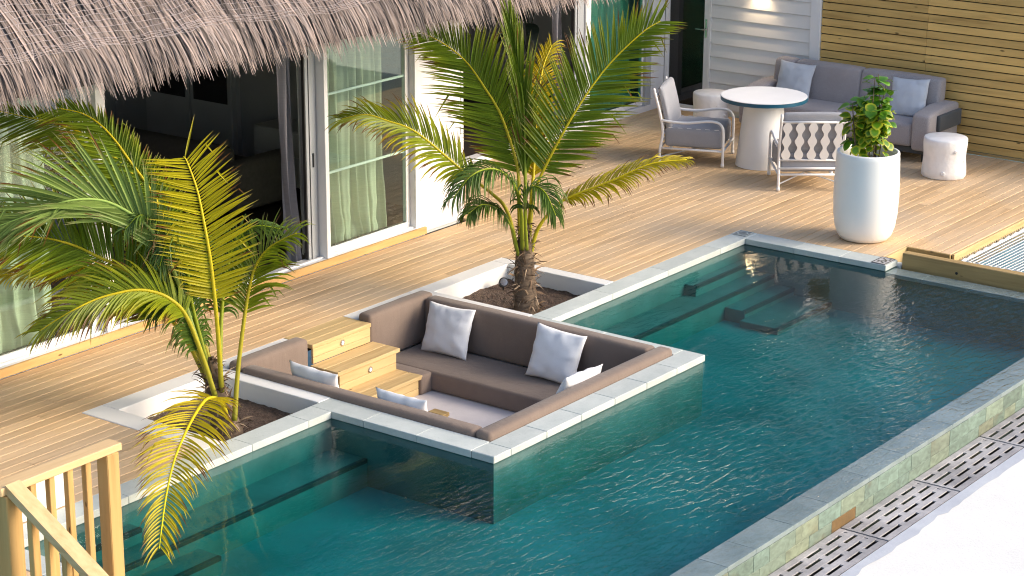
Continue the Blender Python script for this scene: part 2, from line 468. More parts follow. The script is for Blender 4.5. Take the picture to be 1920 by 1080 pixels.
# ------------------------------------------------------------------ mesh helpers
class MB:
    def __init__(s):
        s.v, s.f = [], []
    def add(s, verts, faces):
        k = len(s.v)
        s.v.extend(verts)
        s.f.extend(tuple(i + k for i in f) for f in faces)
        return s
    def box(s, x0, x1, y0, y1, z0, z1, c=0.0):
        if x0 > x1: x0, x1 = x1, x0
        if y0 > y1: y0, y1 = y1, y0
        if z0 > z1: z0, z1 = z1, z0
        if c <= 0:
            V = [(x, y, z) for z in (z0, z1) for y in (y0, y1) for x in (x0, x1)]
            F = [(0, 2, 3, 1), (4, 5, 7, 6), (0, 1, 5, 4), (2, 6, 7, 3), (0, 4, 6, 2), (1, 3, 7, 5)]
            return s.add(V, F)
        c = min(c, (x1 - x0) * 0.45, (y1 - y0) * 0.45, (z1 - z0) * 0.45)
        V, idx = [], {}
        for sx in (0, 1):
            for sy in (0, 1):
                for sz in (0, 1):
                    cx, cyy, cz = (x0, x1)[sx], (y0, y1)[sy], (z0, z1)[sz]
                    ix, iy, iz = cx + (c if sx == 0 else -c), cyy + (c if sy == 0 else -c), cz + (c if sz == 0 else -c)
                    for a, p in (('x', (cx, iy, iz)), ('y', (ix, cyy, iz)), ('z', (ix, iy, cz))):
                        idx[(sx, sy, sz, a)] = len(V)
                        V.append(p)
        F = []
        for k in (0, 1):
            q = [idx[(k, a, b, 'x')] for a, b in ((0, 0), (1, 0), (1, 1), (0, 1))]
            F.append(tuple(q if k else q[::-1]))
            q = [idx[(a, k, b, 'y')] for a, b in ((0, 0), (0, 1), (1, 1), (1, 0))]
            F.append(tuple(q if k else q[::-1]))
            q = [idx[(a, b, k, 'z')] for a, b in ((0, 0), (1, 0), (1, 1), (0, 1))]
            F.append(tuple(q if k else q[::-1]))
        for a in (0, 1):
            for b in (0, 1):
                F.append((idx[(0, a, b, 'y')], idx[(1, a, b, 'y')], idx[(1, a, b, 'z')], idx[(0, a, b, 'z')]))
                F.append((idx[(a, 0, b, 'x')], idx[(a, 1, b, 'x')], idx[(a, 1, b, 'z')], idx[(a, 0, b, 'z')]))
                F.append((idx[(a, b, 0, 'x')], idx[(a, b, 1, 'x')], idx[(a, b, 1, 'y')], idx[(a, b, 0, 'y')]))
                for d in (0, 1):
                    F.append((idx[(a, b, d, 'x')], idx[(a, b, d, 'y')], idx[(a, b, d, 'z')]))
        return s.add(V, F)
    def tube(s, pts, r, n=8, cap=True):
        pts = [Vector(p) for p in pts]
        rs = r if isinstance(r, (list, tuple)) else [r] * len(pts)
        k0 = len(s.v)
        ref = Vector((0, 0, 1))
        prev = None
        for i, p in enumerate(pts):
            t = (pts[min(i + 1, len(pts) - 1)] - pts[max(i - 1, 0)]).normalized()
            if prev is None:
                a = ref if abs(t.z) < 0.9 else Vector((1, 0, 0))
                u = t.cross(a).normalized()
            else:
                u = (prev - t * prev.dot(t)).normalized()
            prev = u
            w = t.cross(u)
            for j in range(n):
                an = 2 * math.pi * j / n
                s.v.append(tuple(p + (u * math.cos(an) + w * math.sin(an)) * rs[i]))
        for i in range(len(pts) - 1):
            for j in range(n):
                a, b = k0 + i * n + j, k0 + i * n + (j + 1) % n
                s.f.append((a, b, b + n, a + n))
        if cap:
            s.f.append(tuple(k0 + j for j in range(n))[::-1])
            s.f.append(tuple(k0 + (len(pts) - 1) * n + j for j in range(n)))
        return s
    def lathe(s, prof, n=40, cx=0, cyy=0, cap0=True, cap1=True, wob=None):
        k0 = len(s.v)
        for i, (r, z) in enumerate(prof):
            for j in range(n):
                a = 2 * math.pi * j / n
                rr = r * (wob(a, z) if wob else 1)
                s.v.append((cx + rr * math.cos(a), cyy + rr * math.sin(a), z))
        for i in range(len(prof) - 1):
            for j in range(n):
                a, b = k0 + i * n + j, k0 + i * n + (j + 1) % n
                s.f.append((a, b, b + n, a + n))
        if cap0: s.f.append(tuple(k0 + j for j in range(n))[::-1])
        if cap1: s.f.append(tuple(k0 + (len(prof) - 1) * n + j for j in range(n)))
        return s
    def rbox(s, x0, x1, y0, y1, z0, z1, r=0.03, seg=3, cuts=0, puff=0.0, amp=0.0):
        bm = bmesh.new()
        bmesh.ops.create_cube(bm, size=1.0)
        for v in bm.verts:
            v.co = Vector((x0 + (v.co.x + 0.5) * (x1 - x0), y0 + (v.co.y + 0.5) * (y1 - y0), z0 + (v.co.z + 0.5) * (z1 - z0)))
        if cuts:
            bmesh.ops.bevel(bm, geom=bm.edges[:], offset=r, segments=seg, profile=0.5, affect='EDGES')
            bmesh.ops.subdivide_edges(bm, edges=[e for e in bm.edges if e.calc_length() > 0.12], cuts=cuts, use_grid_fill=True)
            bm.normal_update()
            for v in bm.verts:
                p = v.co
                q = [max(0.0, 1 - abs(2 * (p[i] - l) / (h - l) - 1) ** 3) for i, (l, h) in enumerate(((x0, x1), (y0, y1), (z0, z1)))]
                v.co = p + v.normal * (puff * max(q[0] * q[1], q[1] * q[2], q[0] * q[2]) + amp * noise.noise(p * 4.0))
        else:
            bmesh.ops.bevel(bm, geom=bm.edges[:], offset=r, segments=seg, profile=0.5, affect='EDGES')
        bm.verts.index_update()
        s.add([tuple(v.co) for v in bm.verts], [tuple(v.index for v in f.verts) for f in bm.faces])
        bm.free()
        return s

WM = {}
def obj(name, mb, mat, parent=None, smooth=False, world=True, kind=None, label=None):
    me = bpy.data.meshes.new(name)
    me.from_pydata([tuple(v) for v in mb.v], [], mb.f)
    if smooth:
        me.polygons.foreach_set('use_smooth', [True] * len(me.polygons))
    me.materials.append(M[mat] if isinstance(mat, str) else mat)
    me.update()
    return place(name, me, parent, world, kind, label)
def place(name, me, parent=None, world=True, kind=None, label=None):
    o = bpy.data.objects.new(name, me)
    COL.objects.link(o)
    WM[o.name] = Matrix.Identity(4)
    if parent is not None:
        o.parent = parent
        if world:
            o.matrix_parent_inverse = WM[parent.name].inverted()
        else:
            WM[o.name] = WM[parent.name].copy()
    if kind: o['kind'] = kind
    if label: o['label'] = label
    return o
def smooth_angle(o, deg=35):
    me = o.data
    me.polygons.foreach_set('use_smooth', [True] * len(me.polygons))
    bm = bmesh.new()
    bm.from_mesh(me)
    for e in bm.edges:
        if len(e.link_faces) == 2 and e.calc_face_angle(0) > R(deg):
            e.smooth = False
    bm.to_mesh(me)
    bm.free()
def tag(o, label, cat, group=None):
    o['label'], o['category'] = label, cat
    if group: o['group'] = group
    return o
def thing(name, label, cat, loc=(0, 0, 0), rotz=0.0, group=None):
    o = bpy.data.objects.new(name, None)
    COL.objects.link(o)
    o.empty_display_size = 0.1
    o.location, o.rotation_euler = loc, (0, 0, rotz)
    WM[o.name] = Matrix.Translation(loc) @ Matrix.Rotation(rotz, 4, 'Z')
    return tag(o, label, cat, group)
def B(x0, x1, y0, y1, z0, z1, c=0.0):
    return MB().box(x0, x1, y0, y1, z0, z1, c)

# ------------------------------------------------------------------ main dimensions (metres, deck level z = 0)
Y_RIM, Y_COP, Y_LNG, Y_INF = 1.458, 0.202, -1.516, -3.726
X_LNG, X_END, X_ENDO, X_INF = 2.8, 5.944, 6.179, 6.126
Z_W = -0.060
X_LEFT = -3.05                       # left end of the pool

# ------------------------------------------------------------------ ground and lagoon
sea = MB().add([(-1500, -1500, -1.9), (1500, -1500, -1.9), (1500, 1500, -1.9), (-1500, 1500, -1.9)], [(0, 1, 2, 3)])
obj('lagoon', sea, 'lagoon', kind='structure')

# ------------------------------------------------------------------ pool basin
basin = MB()
basin.box(X_LEFT - 0.2, 0.012, 0.012, 0.2, -1.1, -0.062)                          # wall under the left coping
basin.box(2.788, X_ENDO - 0.01, 0.012, 0.2, -1.1, -0.062)
basin.box(X_LEFT - 0.2, X_LEFT, Y_INF + 0.03, 0.012, -1.1, -0.062)                # left end
basin.box(X_END + 0.012, X_ENDO - 0.01, -1.49, 0.012, -1.1, -0.062)               # right end under coping
basin.box(X_END + 0.012, X_INF - 0.004, Y_INF + 0.03, -1.49, -1.1, -0.105)        # right end, overflow part
basin.box(X_LEFT, X_END + 0.012, -3.5, Y_INF + 0.03, -1.1, -0.105)                # overflow wall
basin.box(0.012, 0.21, Y_LNG + 0.012, 0.2, -1.1, -0.062)                          # lounge outer walls
basin.box(2.665, 2.788, Y_LNG + 0.012, 0.2, -1.1, -0.062)
basin.box(0.21, 2.665, Y_LNG + 0.012, -1.32, -1.1, -0.062)
pool = obj('pool_basin', basin, 'basin', kind='structure')
obj('pool_floor', MB().box(X_LEFT - 0.2, 0.1, Y_INF + 0.03, 0.1, -1.25, -0.52).box(2.7, X_INF - 0.004, Y_INF + 0.03, 0.1, -1.25, -0.52).box(0.1, 2.7, Y_INF + 0.03, -1.40, -1.25, -0.52), 'basin_floor', kind='structure')
def pool_step(name, x0, x1, y0, y1, z):
    o = obj(name, B(x0, x1, y0, y1, -1.1, z, 0.004), 'basin', pool)
    obj('nosing', B(x0 + 0.004, x1 - 0.004, y0 - 0.004, y0 + 0.028, z - 0.03, z + 0.004, 0.002), 'nosing', o)
pool_step('underwater_ledge', X_LEFT, 0.012, -0.335, 0.012, -0.30)
pool_step('underwater_ledge', 2.788, X_END + 0.012, -0.335, 0.012, -0.302)
pool_step('underwater_step', 4.90, X_END + 0.012, -0.115, 0.012, -0.20)
pool_step('underwater_step', 5.05, X_END + 0.012, -0.55, -0.335, -0.395)
pool_step('underwater_step', 4.96, X_END + 0.012, -0.95, -0.55, -0.46)
pool_step('underwater_step', X_LEFT, -2.05, -0.115, 0.012, -0.20)
pool_step('underwater_step', X_LEFT, -1.75, -0.55, -0.335, -0.395)

# overflow edge stones
def run(name, parent, mat, a0, a1, step, fn, c, jit=0.0):
    x = a0
    while x < a1 - 0.01:
        L = step * (1 + random.uniform(-jit, jit))
        e = a1 if x + L * 1.4 > a1 else x + L
        obj(name, fn(x + 0.001, e - 0.001), mat, parent)
        x = e
edge = obj('overflow_edge', B(X_LEFT - 0.2, X_INF - 0.02, Y_INF + 0.035, -3.52, -0.104, -0.08), 'nosing', kind='structure')
run('edge_stone', edge, 'tile_wet', X_LEFT - 0.2, X_INF, 0.45, lambda a, b: B(a, b, Y_INF, -3.5, -0.098, -0.0635 - random.uniform(0, .0008), 0.0015), 0.003, 0.3)
run('edge_stone', edge, 'tile_wet', -3.495, -1.492, 0.4, lambda a, b: B(X_END - 0.01, X_INF, a, b, -0.098, -0.0637, 0.003), 0.003, 0.2)
# tiled outer face of the overflow wall
owall = obj('overflow_wall', B(X_LEFT - 0.2, X_INF - 0.01, Y_INF + 0.012, Y_INF + 0.029, -0.62, -0.099), 'nosing', kind='structure')
zz = -0.1
for row, h in enumerate((0.118, 0.122, 0.13)):
    x = -1.6 + 0.12 * row
    while x < X_INF - 0.02:
        w = random.choice((0.2, 0.26, 0.31, 0.31, 0.34))
        e = min(X_INF - 0.003, x + w)
        obj('tile', B(x + 0.0008, e - 0.0008, Y_INF - random.uniform(0, 0.003), Y_INF + 0.012, zz - h + 0.001, zz - 0.001, 0.002), 'tile_rust' if row == 1 and x < 0.92 < e else 'tile', owall)
        x = e
    zz -= h

# ------------------------------------------------------------------ water
wm_ = bmesh.new()
e = 0.006
poly = [(X_LEFT - e, 0.012 + e), (0.012 + e, 0.012 + e), (0.012 + e, Y_LNG + 0.012 + e), (2.788 - e, Y_LNG + 0.012 + e), (2.788 - e, 0.012 + e),
        (X_END + 0.012 + e, 0.012 + e), (X_END + 0.012 + e, -1.488), (X_INF - 0.006, -1.488), (X_INF - 0.006, Y_INF + 0.006), (X_LEFT - e, Y_INF + 0.006)]
top = [wm_.verts.new((x, y, Z_W)) for x, y in poly]
bot = [wm_.verts.new((x, y, -1.18)) for x, y in poly]
wm_.faces.new(top[::-1])
wm_.faces.new(bot)
for i in range(len(poly)):
    j = (i + 1) % len(poly)
    wm_.faces.new((top[i], top[j], bot[j], bot[i]))
bmesh.ops.recalc_face_normals(wm_, faces=wm_.faces[:])
bmesh.ops.triangulate(wm_, faces=[f for f in wm_.faces if len(f.verts) > 4])
wme = bpy.data.meshes.new('pool_water')
wm_.to_mesh(wme)
wm_.free()
wme.materials.append(M['water'])
place('pool_water', wme, kind='structure')

# ------------------------------------------------------------------ drain channel, grates, white ledge
obj('drain_channel', MB().box(-3, 7.5, -4.115, Y_INF + 0.01, -0.62, -0.50).box(-3, 7.5, -4.16, -4.102, -0.5, -0.302), 'drain', kind='structure')
gx0 = 0.994 - 1.094 * 3
for k in range(2, 8):
    x0, x1 = gx0 + k * 1.094 + 0.009, gx0 + (k + 1) * 1.094 - 0.009
    y0, y1 = -4.096, Y_INF - 0.008
    g = MB()
    rows = 4
    sw = 0.03
    strip = ((y1 - y0) - rows * sw) / (rows + 1)
    y = y0
    for r_ in range(rows + 1):
        g.box(x0, x1, y, y + strip, -0.310, -0.300, 0.001)
        if r_ < rows:
            nb = 5
            off = 0.11 if r_ % 2 else 0.0
            g.box(x0, x0 + 0.03, y + strip - 0.004, y + strip + sw + 0.004, -0.310, -0.3012)
            g.box(x1 - 0.03, x1, y + strip - 0.004, y + strip + sw + 0.004, -0.310, -0.3012)
            for q in range(1, nb + 1):
                bx_ = x0 + 0.03 + q * 0.262 - off
                if bx_ < x1 - 0.06:
                    g.box(bx_, bx_ + 0.065, y + strip - 0.004, y + strip + sw + 0.004, -0.310, -0.3012)
        y += strip + sw
    o = obj('drain_grate', g, 'grate')
    tag(o, 'weathered grey slotted drain grate lying in the channel below the tiled pool wall', 'drain grate', 'drain grates in a row along the channel')
edgeb = MB()
n = 120
for i in range(n + 1):
    x = -3 + 11.0 * i / n
    w = 0.085 + 0.035 * noise.noise(Vector((x * 3.0, 0, 0))) + 0.02 * noise.noise(Vector((x * 11.0, 5, 0)))
    edgeb.v += [(x, -4.108, -0.296), (x, -4.108 - w, -0.296)]
    if i:
        edgeb.f.append((2 * i - 2, 2 * i - 1, 2 * i + 1, 2 * i))
led = obj('white_ledge', B(-3, 8, -6.2, -4.108, -0.9, -0.30), 'ledge_white', kind='structure')
obj('ledge_border', edgeb, 'ledge_blue', led)

# ------------------------------------------------------------------ coping
cop = obj('pool_coping', MB().box(X_LEFT - 0.2, 0.0, 0.03, 0.19, -0.062, -0.012).box(2.81, 6.15, 0.03, 0.19, -0.062, -0.012), 'coping', kind='structure')
ZB = -0.056
def stoneX(y0, y1):
    return lambda a, b: B(a, b, y0, y1, ZB, random.uniform(-.0012, .0), 0.003)
def stoneY(x0, x1):
    return lambda a, b: B(x0, x1, a, b, ZB, random.uniform(-.0012, .0), 0.003)
run('coping_stone', cop, 'coping', X_LEFT - 0.2, 0.0, 0.6, stoneX(0.0, Y_COP), 0)
run('coping_stone', cop, 'coping', 2.8, X_END, 0.9, stoneX(0.0, Y_COP), 0)
run('coping_stone', cop, 'coping', -1.49, -0.002, 0.48, stoneY(X_END, X_ENDO), 0)
run('coping_stone', cop, 'coping', -1.31, Y_COP, 0.5, stoneY(0.0, 0.222), 0)
run('coping_stone', cop, 'coping', -1.31, Y_COP, 0.75, stoneY(2.652, X_LNG), 0)
run('coping_stone', cop, 'coping', -3.5, -0.002, 0.6, stoneY(X_LEFT - 0.2, X_LEFT), 0)
for a, b in ((0.0, 0.203), (0.203, 0.635), (0.635, 1.073), (1.073, 1.513), (1.513, 1.95), (1.95, 2.38), (2.38, 2.8)):
    obj('coping_stone', B(a + .001, b - .001, Y_LNG, -1.312, ZB, random.uniform(-.0015, 0), 0.005), 'coping', cop)
obj('coping_stone', B(X_END + .001, X_ENDO, 0.001, Y_COP, ZB, -0.0005, 0.005), 'coping', cop)
# two marker plates let into the corners of the coping
def marker(name, label, x0, x1, y0, y1, frame, kindm):
    t_ = thing(name, label, 'marker tile', ((x0 + x1) / 2, (y0 + y1) / 2, 0.0))
    plate = plain('marker_' + kindm, (0.19, 0.21, 0.21) if kindm == 'b' else (0.40, 0.385, 0.40), 0.5, 0.25, 40, 0.2)
    obj('plate', B(x0, x1, y0, y1, 0.0012, 0.005, 0.001), plate, t_)
    m = MB()
    w = 0.008
    for a in ((x0, x1, y0, y0 + w), (x0, x1, y1 - w, y1), (x0, x0 + w, y0 + w, y1 - w), (x1 - w, x1, y0 + w, y1 - w)):
        m.box(*a, 0.0055, 0.0075)
    obj('border', m, 'black' if kindm == 'a' else 'coping', t_)
    return t_
def ring(cx, cyy, r, w, z, n=24):
    m = MB()
    for i in range(n):
        a = 2 * math.pi * i / n
        m.v += [(cx + (r - w) * math.cos(a), cyy + (r - w) * math.sin(a), z), (cx + r * math.cos(a), cyy + r * math.sin(a), z)]
    for i in range(n):
        j = (i + 1) % n
        m.f.append((2 * i, 2 * i + 1, 2 * j + 1, 2 * j))
    return m
m1 = marker('marker_tile', 'small dark grey marker tile with a ring at the back corner of the coping', 6.00, 6.16, 0.03, 0.185, True, 'b')
obj('ring_mark', ring(6.08, 0.108, 0.055, 0.014, 0.0062), 'coping', m1)
m2 = marker('marker_tile', 'black edged pale marker tile on the end of the coping by the plant pot', X_END + 0.008, X_ENDO - 0.008, -1.475, -1.335, True, 'a')
mk = MB()
for (ax, ay), (bx_, by) in (((5.985, -1.44), (6.04, -1.39)), ((6.04, -1.39), (6.075, -1.43)), ((6.075, -1.43), (6.13, -1.37)), ((6.0, -1.375), (6.06, -1.365)), ((6.09, -1.45), (6.14, -1.44)), ((6.03, -1.45), (6.06, -1.42))):
    d = Vector((bx_ - ax, by - ay, 0)).normalized()
    q = Vector((-d.y, d.x, 0)) * 0.009
    a, b = Vector((ax, ay, 0.0062)), Vector((bx_, by, 0.0062))
    mk.add([tuple(a - q), tuple(a + q), tuple(b + q), tuple(b - q)], [(0, 3, 2, 1)])
obj('swimmer_mark', mk, 'black', m2)

# ------------------------------------------------------------------ deck
deck = obj('deck', MB().box(-4.6, 10.4, 1.47, 3.8, -0.2, -0.045).box(-4.6, -1.15, 0.215, 1.47, -0.2, -0.045).box(4.04, 10.4, 0.215, 1.47, -0.2, -0.045)
           .box(6.2, 10.4, -1.31, 0.215, -0.2, -0.045).box(6.66, 10.4, -1.77, -1.31, -0.2, -0.045).box(-4.6, X_LEFT - 0.21, -1.2, 0.215, -0.2, -0.045),
           'room_dark', kind='structure')
def rows(y0, y1, n, spans):
    h = (y1 - y0) / n
    for i in range(n):
        a, b = y0 + i * h + 0.003, y0 + (i + 1) * h - 0.003
        for s0, s1 in spans:
            x = s0
            while x < s1 - 0.05:
                L = random.uniform(1.8, 3.8)
                e_ = s1 if x + L > s1 - 0.7 else x + L
                dz = random.uniform(-0.0015, 0.0)
                obj('plank', B(x + 0.001, e_ - 0.001, a, b, -0.032, -0.002 + dz, 0.003), 'deck', deck)
                x = e_
rows(2.503, 3.85, 13, [(4.9, 10.43)])
rows(Y_RIM + 0.002, 2.501, 10, [(-4.6, 10.43)])
rows(Y_COP + 0.003, Y_RIM - 0.001, 12, [(-4.6, -1.14), (4.03, 10.43)])
rows(-1.33, Y_COP, 15, [(X_ENDO + 0.004, 10.43)])
rows(-1.79, -1.332, 4, [(6.65, 10.43)])
rows(-1.2, Y_COP, 13, [(-4.6, X_LEFT - 0.206)])
fas = thing('deck_fascia', 'orange pine fascia boards closing the stepped front edge of the deck', 'fascia', (6.65, -1.6, -0.2))
obj('board', B(6.68, 10.43, -1.818, -1.793, -0.22, -0.008, 0.003), 'pine_x', fas)
obj('board', B(6.19, 6.66, -1.358, -1.334, -0.22, -0.006, 0.003), 'pine_x', fas)
obj('board', B(6.622, 6.648, -1.80, -1.362, -0.075, 0.0, 0.003), 'pine_y', fas)
bm_ = thing('timber_beam', 'heavy knotty timber beam standing on edge along the end of the pool', 'beam', (6.25, -2.6, -0.09))
obj('beam_body', B(6.205, 6.30, -4.0, -1.52, -0.12, 0.066, 0.006), 'pine_y', bm_)
obj('bolt', MB().tube([(6.2, -2.07, -0.03), (6.206, -2.07, -0.03)], 0.013, 12), 'black', bm_)
o = obj('stone_block', B(6.19, 6.31, -1.512, -1.40, -0.3, -0.058, 0.006), 'coping')
tag(o, 'small pale stone block wedged between the coping end and the timber beam', 'stone block')
# net platform right of the deck
net = thing('hammock_net', 'white rope net stretched over the water between deck and timber beam', 'net', (7.8, -2.8, -0.1))
nx0, nx1, ny0, ny1, nz = 6.75, 10.2, -3.9, -1.86, -0.085
border = []
for a, b in (((nx0, ny0), (nx0, ny1)), ((nx0, ny1), (nx1, ny1)), ((nx1, ny1), (nx1, ny0)), ((nx1, ny0), (nx0, ny0))):
    nn = 60
    for i in range(nn):
        t0 = i / nn
        border.append((a[0] + (b[0] - a[0]) * t0, a[1] + (b[1] - a[1]) * t0, nz + 0.008 * math.sin(i * 2.2)))
border.append(border[0])
obj('rope_border', MB().tube(border, 0.014, 6), 'rope', net, smooth=True)
lac = MB()
for i in range(70):
    x = nx0 + 0.05 + i * 0.05
    lac.tube([(x, ny1 + 0.02, nz), (x + 0.02, ny1 + 0.045, nz + 0.01)], 0.006, 4)
obj('lacing', lac, 'rope', net, kind='stuff')
nm = MB()
for i in range(48):
    y = ny0 + (ny1 - ny0) * (i + 0.5) / 48
    nm.tube([(nx0 + (nx1 - nx0) * k / 8, y, nz - 0.05 * math.sin(math.pi * k / 8) * math.sin(math.pi * (i + .5) / 48)) for k in range(9)], 0.006, 4, False)
for i in range(70):
    x = nx0 + (nx1 - nx0) * (i + 0.5) / 70
    nm.tube([(x, ny0 + (ny1 - ny0) * k / 8, nz - 0.05 * math.sin(math.pi * k / 8) * math.sin(math.pi * (i + .5) / 70)) for k in range(9)], 0.0042, 4, False)
obj('mesh', nm, 'rope', net, kind='stuff')

# ------------------------------------------------------------------ sunken lounge and its planters
pit = MB()
pit.box(0.222, 2.655, -1.31, 1.30, -0.62, -0.53)                               # floor
pit.box(0.09, 0.236, 0.206, Y_RIM, -0.6, 0.0, 0.004)                           # white wall to the left planter
pit.box(2.664, 2.81, 0.206, Y_RIM, -0.6, 0.0, 0.004)                           # white wall to the right planter
pit.box(0.238, 1.058, 1.297, Y_RIM, -0.6, -0.0008, 0.004)
pit.box(1.802, 2.662, 1.297, Y_RIM, -0.6, -0.0008, 0.004)
obj('lounge_pit', pit, 'white', kind='structure')
obj('lounge_floor', B(0.24, 2.65, -1.30, 1.29, -0.529, -0.524), 'concrete', kind='structure')
sofa = thing('built_in_sofa', 'brown upholstered seating built round the sunken lounge in the pool', 'sofa', (1.4, 0, -0.524))
def cush(name, *a, r=0.035, puff=0.004):
    o_ = obj(name, MB().rbox(*a, r=r, seg=3, cuts=5, puff=puff, amp=0.004), 'brown', sofa, smooth=True)
    return o_
ZT = 0.048
cush('back_cushion', 0.226, 0.365, -1.155, 1.14, -0.36, ZT - .006)
cush('back_cushion', 0.24, 1.035, 1.15, 1.294, -0.36, ZT + .012)
cush('back_cushion', 1.80, 2.655, 1.15, 1.294, -0.36, ZT + .012)
cush('back_cushion', 2.50, 2.648, -1.15, 1.145, -0.36, ZT)
cush('back_cushion', 0.232, 2.66, -1.305, -1.165, -0.36, ZT + .004)
cush('seat_cushion', 1.93, 2.51, -1.17, 1.155, -0.522, -0.352, r=0.025)
cush('seat_cushion', 1.79, 1.94, 0.60, 1.155, -0.522, -0.353, r=0.02)
cush('seat_cushion', 0.36, 0.93, -1.17, 1.155, -0.522, -0.352, r=0.025)
cush('seat_cushion', 0.92, 1.92, -1.17, -0.66, -0.522, -0.354, r=0.025)
# wooden steps
st = thing('wooden_steps', 'yellow pine steps with round lights going down into the sunken lounge', 'steps', (1.42, 0.9, -0.524))
sx0, sx1 = 1.062, 1.795
for i in range(3):                                                        # top landing boards level with the deck
    a = 1.136 + i * 0.1065
    obj('tread_board', B(sx0, sx1, a + .001, a + .1045, -0.034, 0.001, 0.004), 'pine_x', st)
def riser(y, z0, z1):
    zm = z0 + (z1 - z0) * 0.42
    obj('riser_board', B(sx0 + .01, sx1 - .008, y, y + 0.022, z0, zm - .001, 0.003), 'pine_x', st)
    return obj('riser_board', B(sx0 + .01, sx1 - .008, y, y + 0.022, zm + .001, z1, 0.003), 'pine_x', st)
def step_light(x, y, z, par):
    l_ = obj('step_light', MB().tube([(x, y - 0.006, z), (x, y + 0.004, z)], 0.026, 20), 'chrome', par)
    obj('lens', MB().tube([(x, y - 0.009, z), (x, y - 0.0065, z)], 0.017, 16), 'white', l_)
r1 = riser(1.142, -0.165, -0.0355)
step_light(1.43, 1.142, -0.075, r1)
for i in range(2):
    a = 0.842 + i * 0.15
    obj('tread_board', B(sx0 - .03, sx1 + .02, a + .001, a + .149, -0.20, -0.165, 0.004), 'pine_x', st)
r2 = riser(0.862, -0.352, -0.201)
step_light(1.45, 0.862, -0.255, r2)
for i in range(2):
    a = 0.602 + i * 0.14
    obj('tread_board', B(sx0 - .03, sx1 + .02, a + .001, a + .139, -0.387, -0.352, 0.004), 'pine_x', st)
riser(0.625, -0.523, -0.388)
for x in (sx0 + .012, sx1 - .03):
    obj('side_board', MB().box(x, x + .018, 0.648, 0.861, -0.523, -0.3885).box(x, x + .018, 0.886, 1.141, -0.523, -0.2015), 'pine_y', st)
lt = thing('low_stool', 'small low wooden stool on the floor of the sunken lounge', 'stool', (1.1, -0.05, -0.524))
for i in range(3):
    obj('top_board', B(0.98 + i * .09, 1.068 + i * .09, -0.13, 0.02, -0.375, -0.345, 0.004), 'pine_y', lt)
for x in (0.99, 1.21):
    for y in (-0.12, -0.02):
        obj('leg', B(x, x + .03, y, y + .03, -0.523, -0.376, 0.002), 'pine_z', lt)

def planter(label, x0, x1, rims):
    t_ = thing('planter', label, 'planter', ((x0 + x1) / 2, 0.8, -0.5))
    for a in rims:
        obj('rim_wall', B(*a, -0.6, -0.0004, 0.004), 'white', t_)
    g = MB()
    nx, ny = 44, 44
    for j in range(ny + 1):
        for i in range(nx + 1):
            x, y = x0 + (x1 - x0) * i / nx, 0.205 + (1.285 - 0.205) * j / ny
            h = 0.018 * noise.noise(Vector((x * 3, y * 3, 1))) + 0.012 * noise.noise(Vector((x * 14, y * 14, 3))) + 0.007 * noise.noise(Vector((x * 40, y * 40, 3)))
            g.v.append((x, y, -0.15 + h))
    for j in range(ny):
        for i in range(nx):
            a = j * (nx + 1) + i
            g.f.append((a, a + 1, a + nx + 2, a + nx + 1))
    obj('soil', g, 'soil', t_, kind='stuff')
    return t_
pl1 = planter('white edged planter of soil left of the sunken lounge, holding the bigger palm', -0.93, 0.09,
        [(-1.136, -0.932, Y_COP + .002, Y_RIM), (-0.928, 0.088, 1.28, Y_RIM)])
pl2 = planter('white edged planter of soil behind the lounge cushions, holding the upright palm', 2.81, 3.886,
        [(3.888, 4.025, Y_COP + .002, Y_RIM), (2.812, 3.886, 1.28, Y_RIM)])
# raised white box at the far left, behind the railing
o = obj('low_wall', B(-4.5, -2.36, 0.212, 0.26, 0.0, 0.31, 0.006), 'white')
tag(o, 'low white rendered wall standing behind the wooden railing by the coping', 'wall')

# garden spotlight in the right planter
sp = thing('spotlight', 'small black garden spotlight on the soil beside the palm trunk', 'spotlight', (3.62, 1.13, -0.14))
aim = Vector((-0.55, -0.62, 0.45)).normalized()
c0 = Vector((3.62, 1.13, -0.085))
obj('housing', MB().tube([tuple(c0 - aim * 0.05), tuple(c0 - aim * .045), tuple(c0 + aim * 0.02)], [0.02, 0.038, 0.044], 20), 'black', sp, smooth=False)
obj('lens', MB().tube([tuple(c0 + aim * 0.021), tuple(c0 + aim * 0.024)], 0.034, 20), 'chrome', sp)
obj('spike', MB().tube([(3.62, 1.13, -0.2), (3.62, 1.13, -0.1)], 0.008, 8), 'black', sp)

# ------------------------------------------------------------------ house
house = thing('house', 'white villa with thatched roof and sliding glass doors facing the pool', 'house', (1.0, 4.0, 0.0))
def siding_front(parent, x0, x1, y, z0, z1, face='y'):
    z = z0
    while z < z1 - 0.01:
        t_ = min(z + 0.155, z1)
        a, b = 0.018, 0.003
        m = MB()
        if face == 'y':
            m.add([(x0, y - a, z), (x1, y - a, z), (x1, y - b, t_ - .006), (x0, y - b, t_ - .006), (x0, y + .02, z), (x1, y + .02, z), (x1, y + .02, t_ - .006), (x0, y + .02, t_ - .006)],
                  [(0, 1, 2, 3), (0, 4, 5, 1), (3, 2, 6, 7), (0, 3, 7, 4), (1, 5, 6, 2)])
        else:
            m.add([(y - a, x0, z), (y - a, x1, z), (y - b, x1, t_ - .006), (y - b, x0, t_ - .006), (y + .02, x0, z), (y + .02, x1, z), (y + .02, x1, t_ - .006), (y + .02, x0, t_ - .006)],
                  [(3, 2, 1, 0), (1, 5, 4, 0), (7, 6, 2, 3), (4, 7, 3, 0), (2, 6, 5, 1)])
        obj('siding_board', m, 'siding', parent)
        z = t_
YF = 2.60                                  # plane of the front sliding doors
w1 = obj('wall', B(4.25, 4.88, YF + 0.02, 2.75, -0.05, 2.6), 'white', house, label='white wall with horizontal siding beside the sliding door')
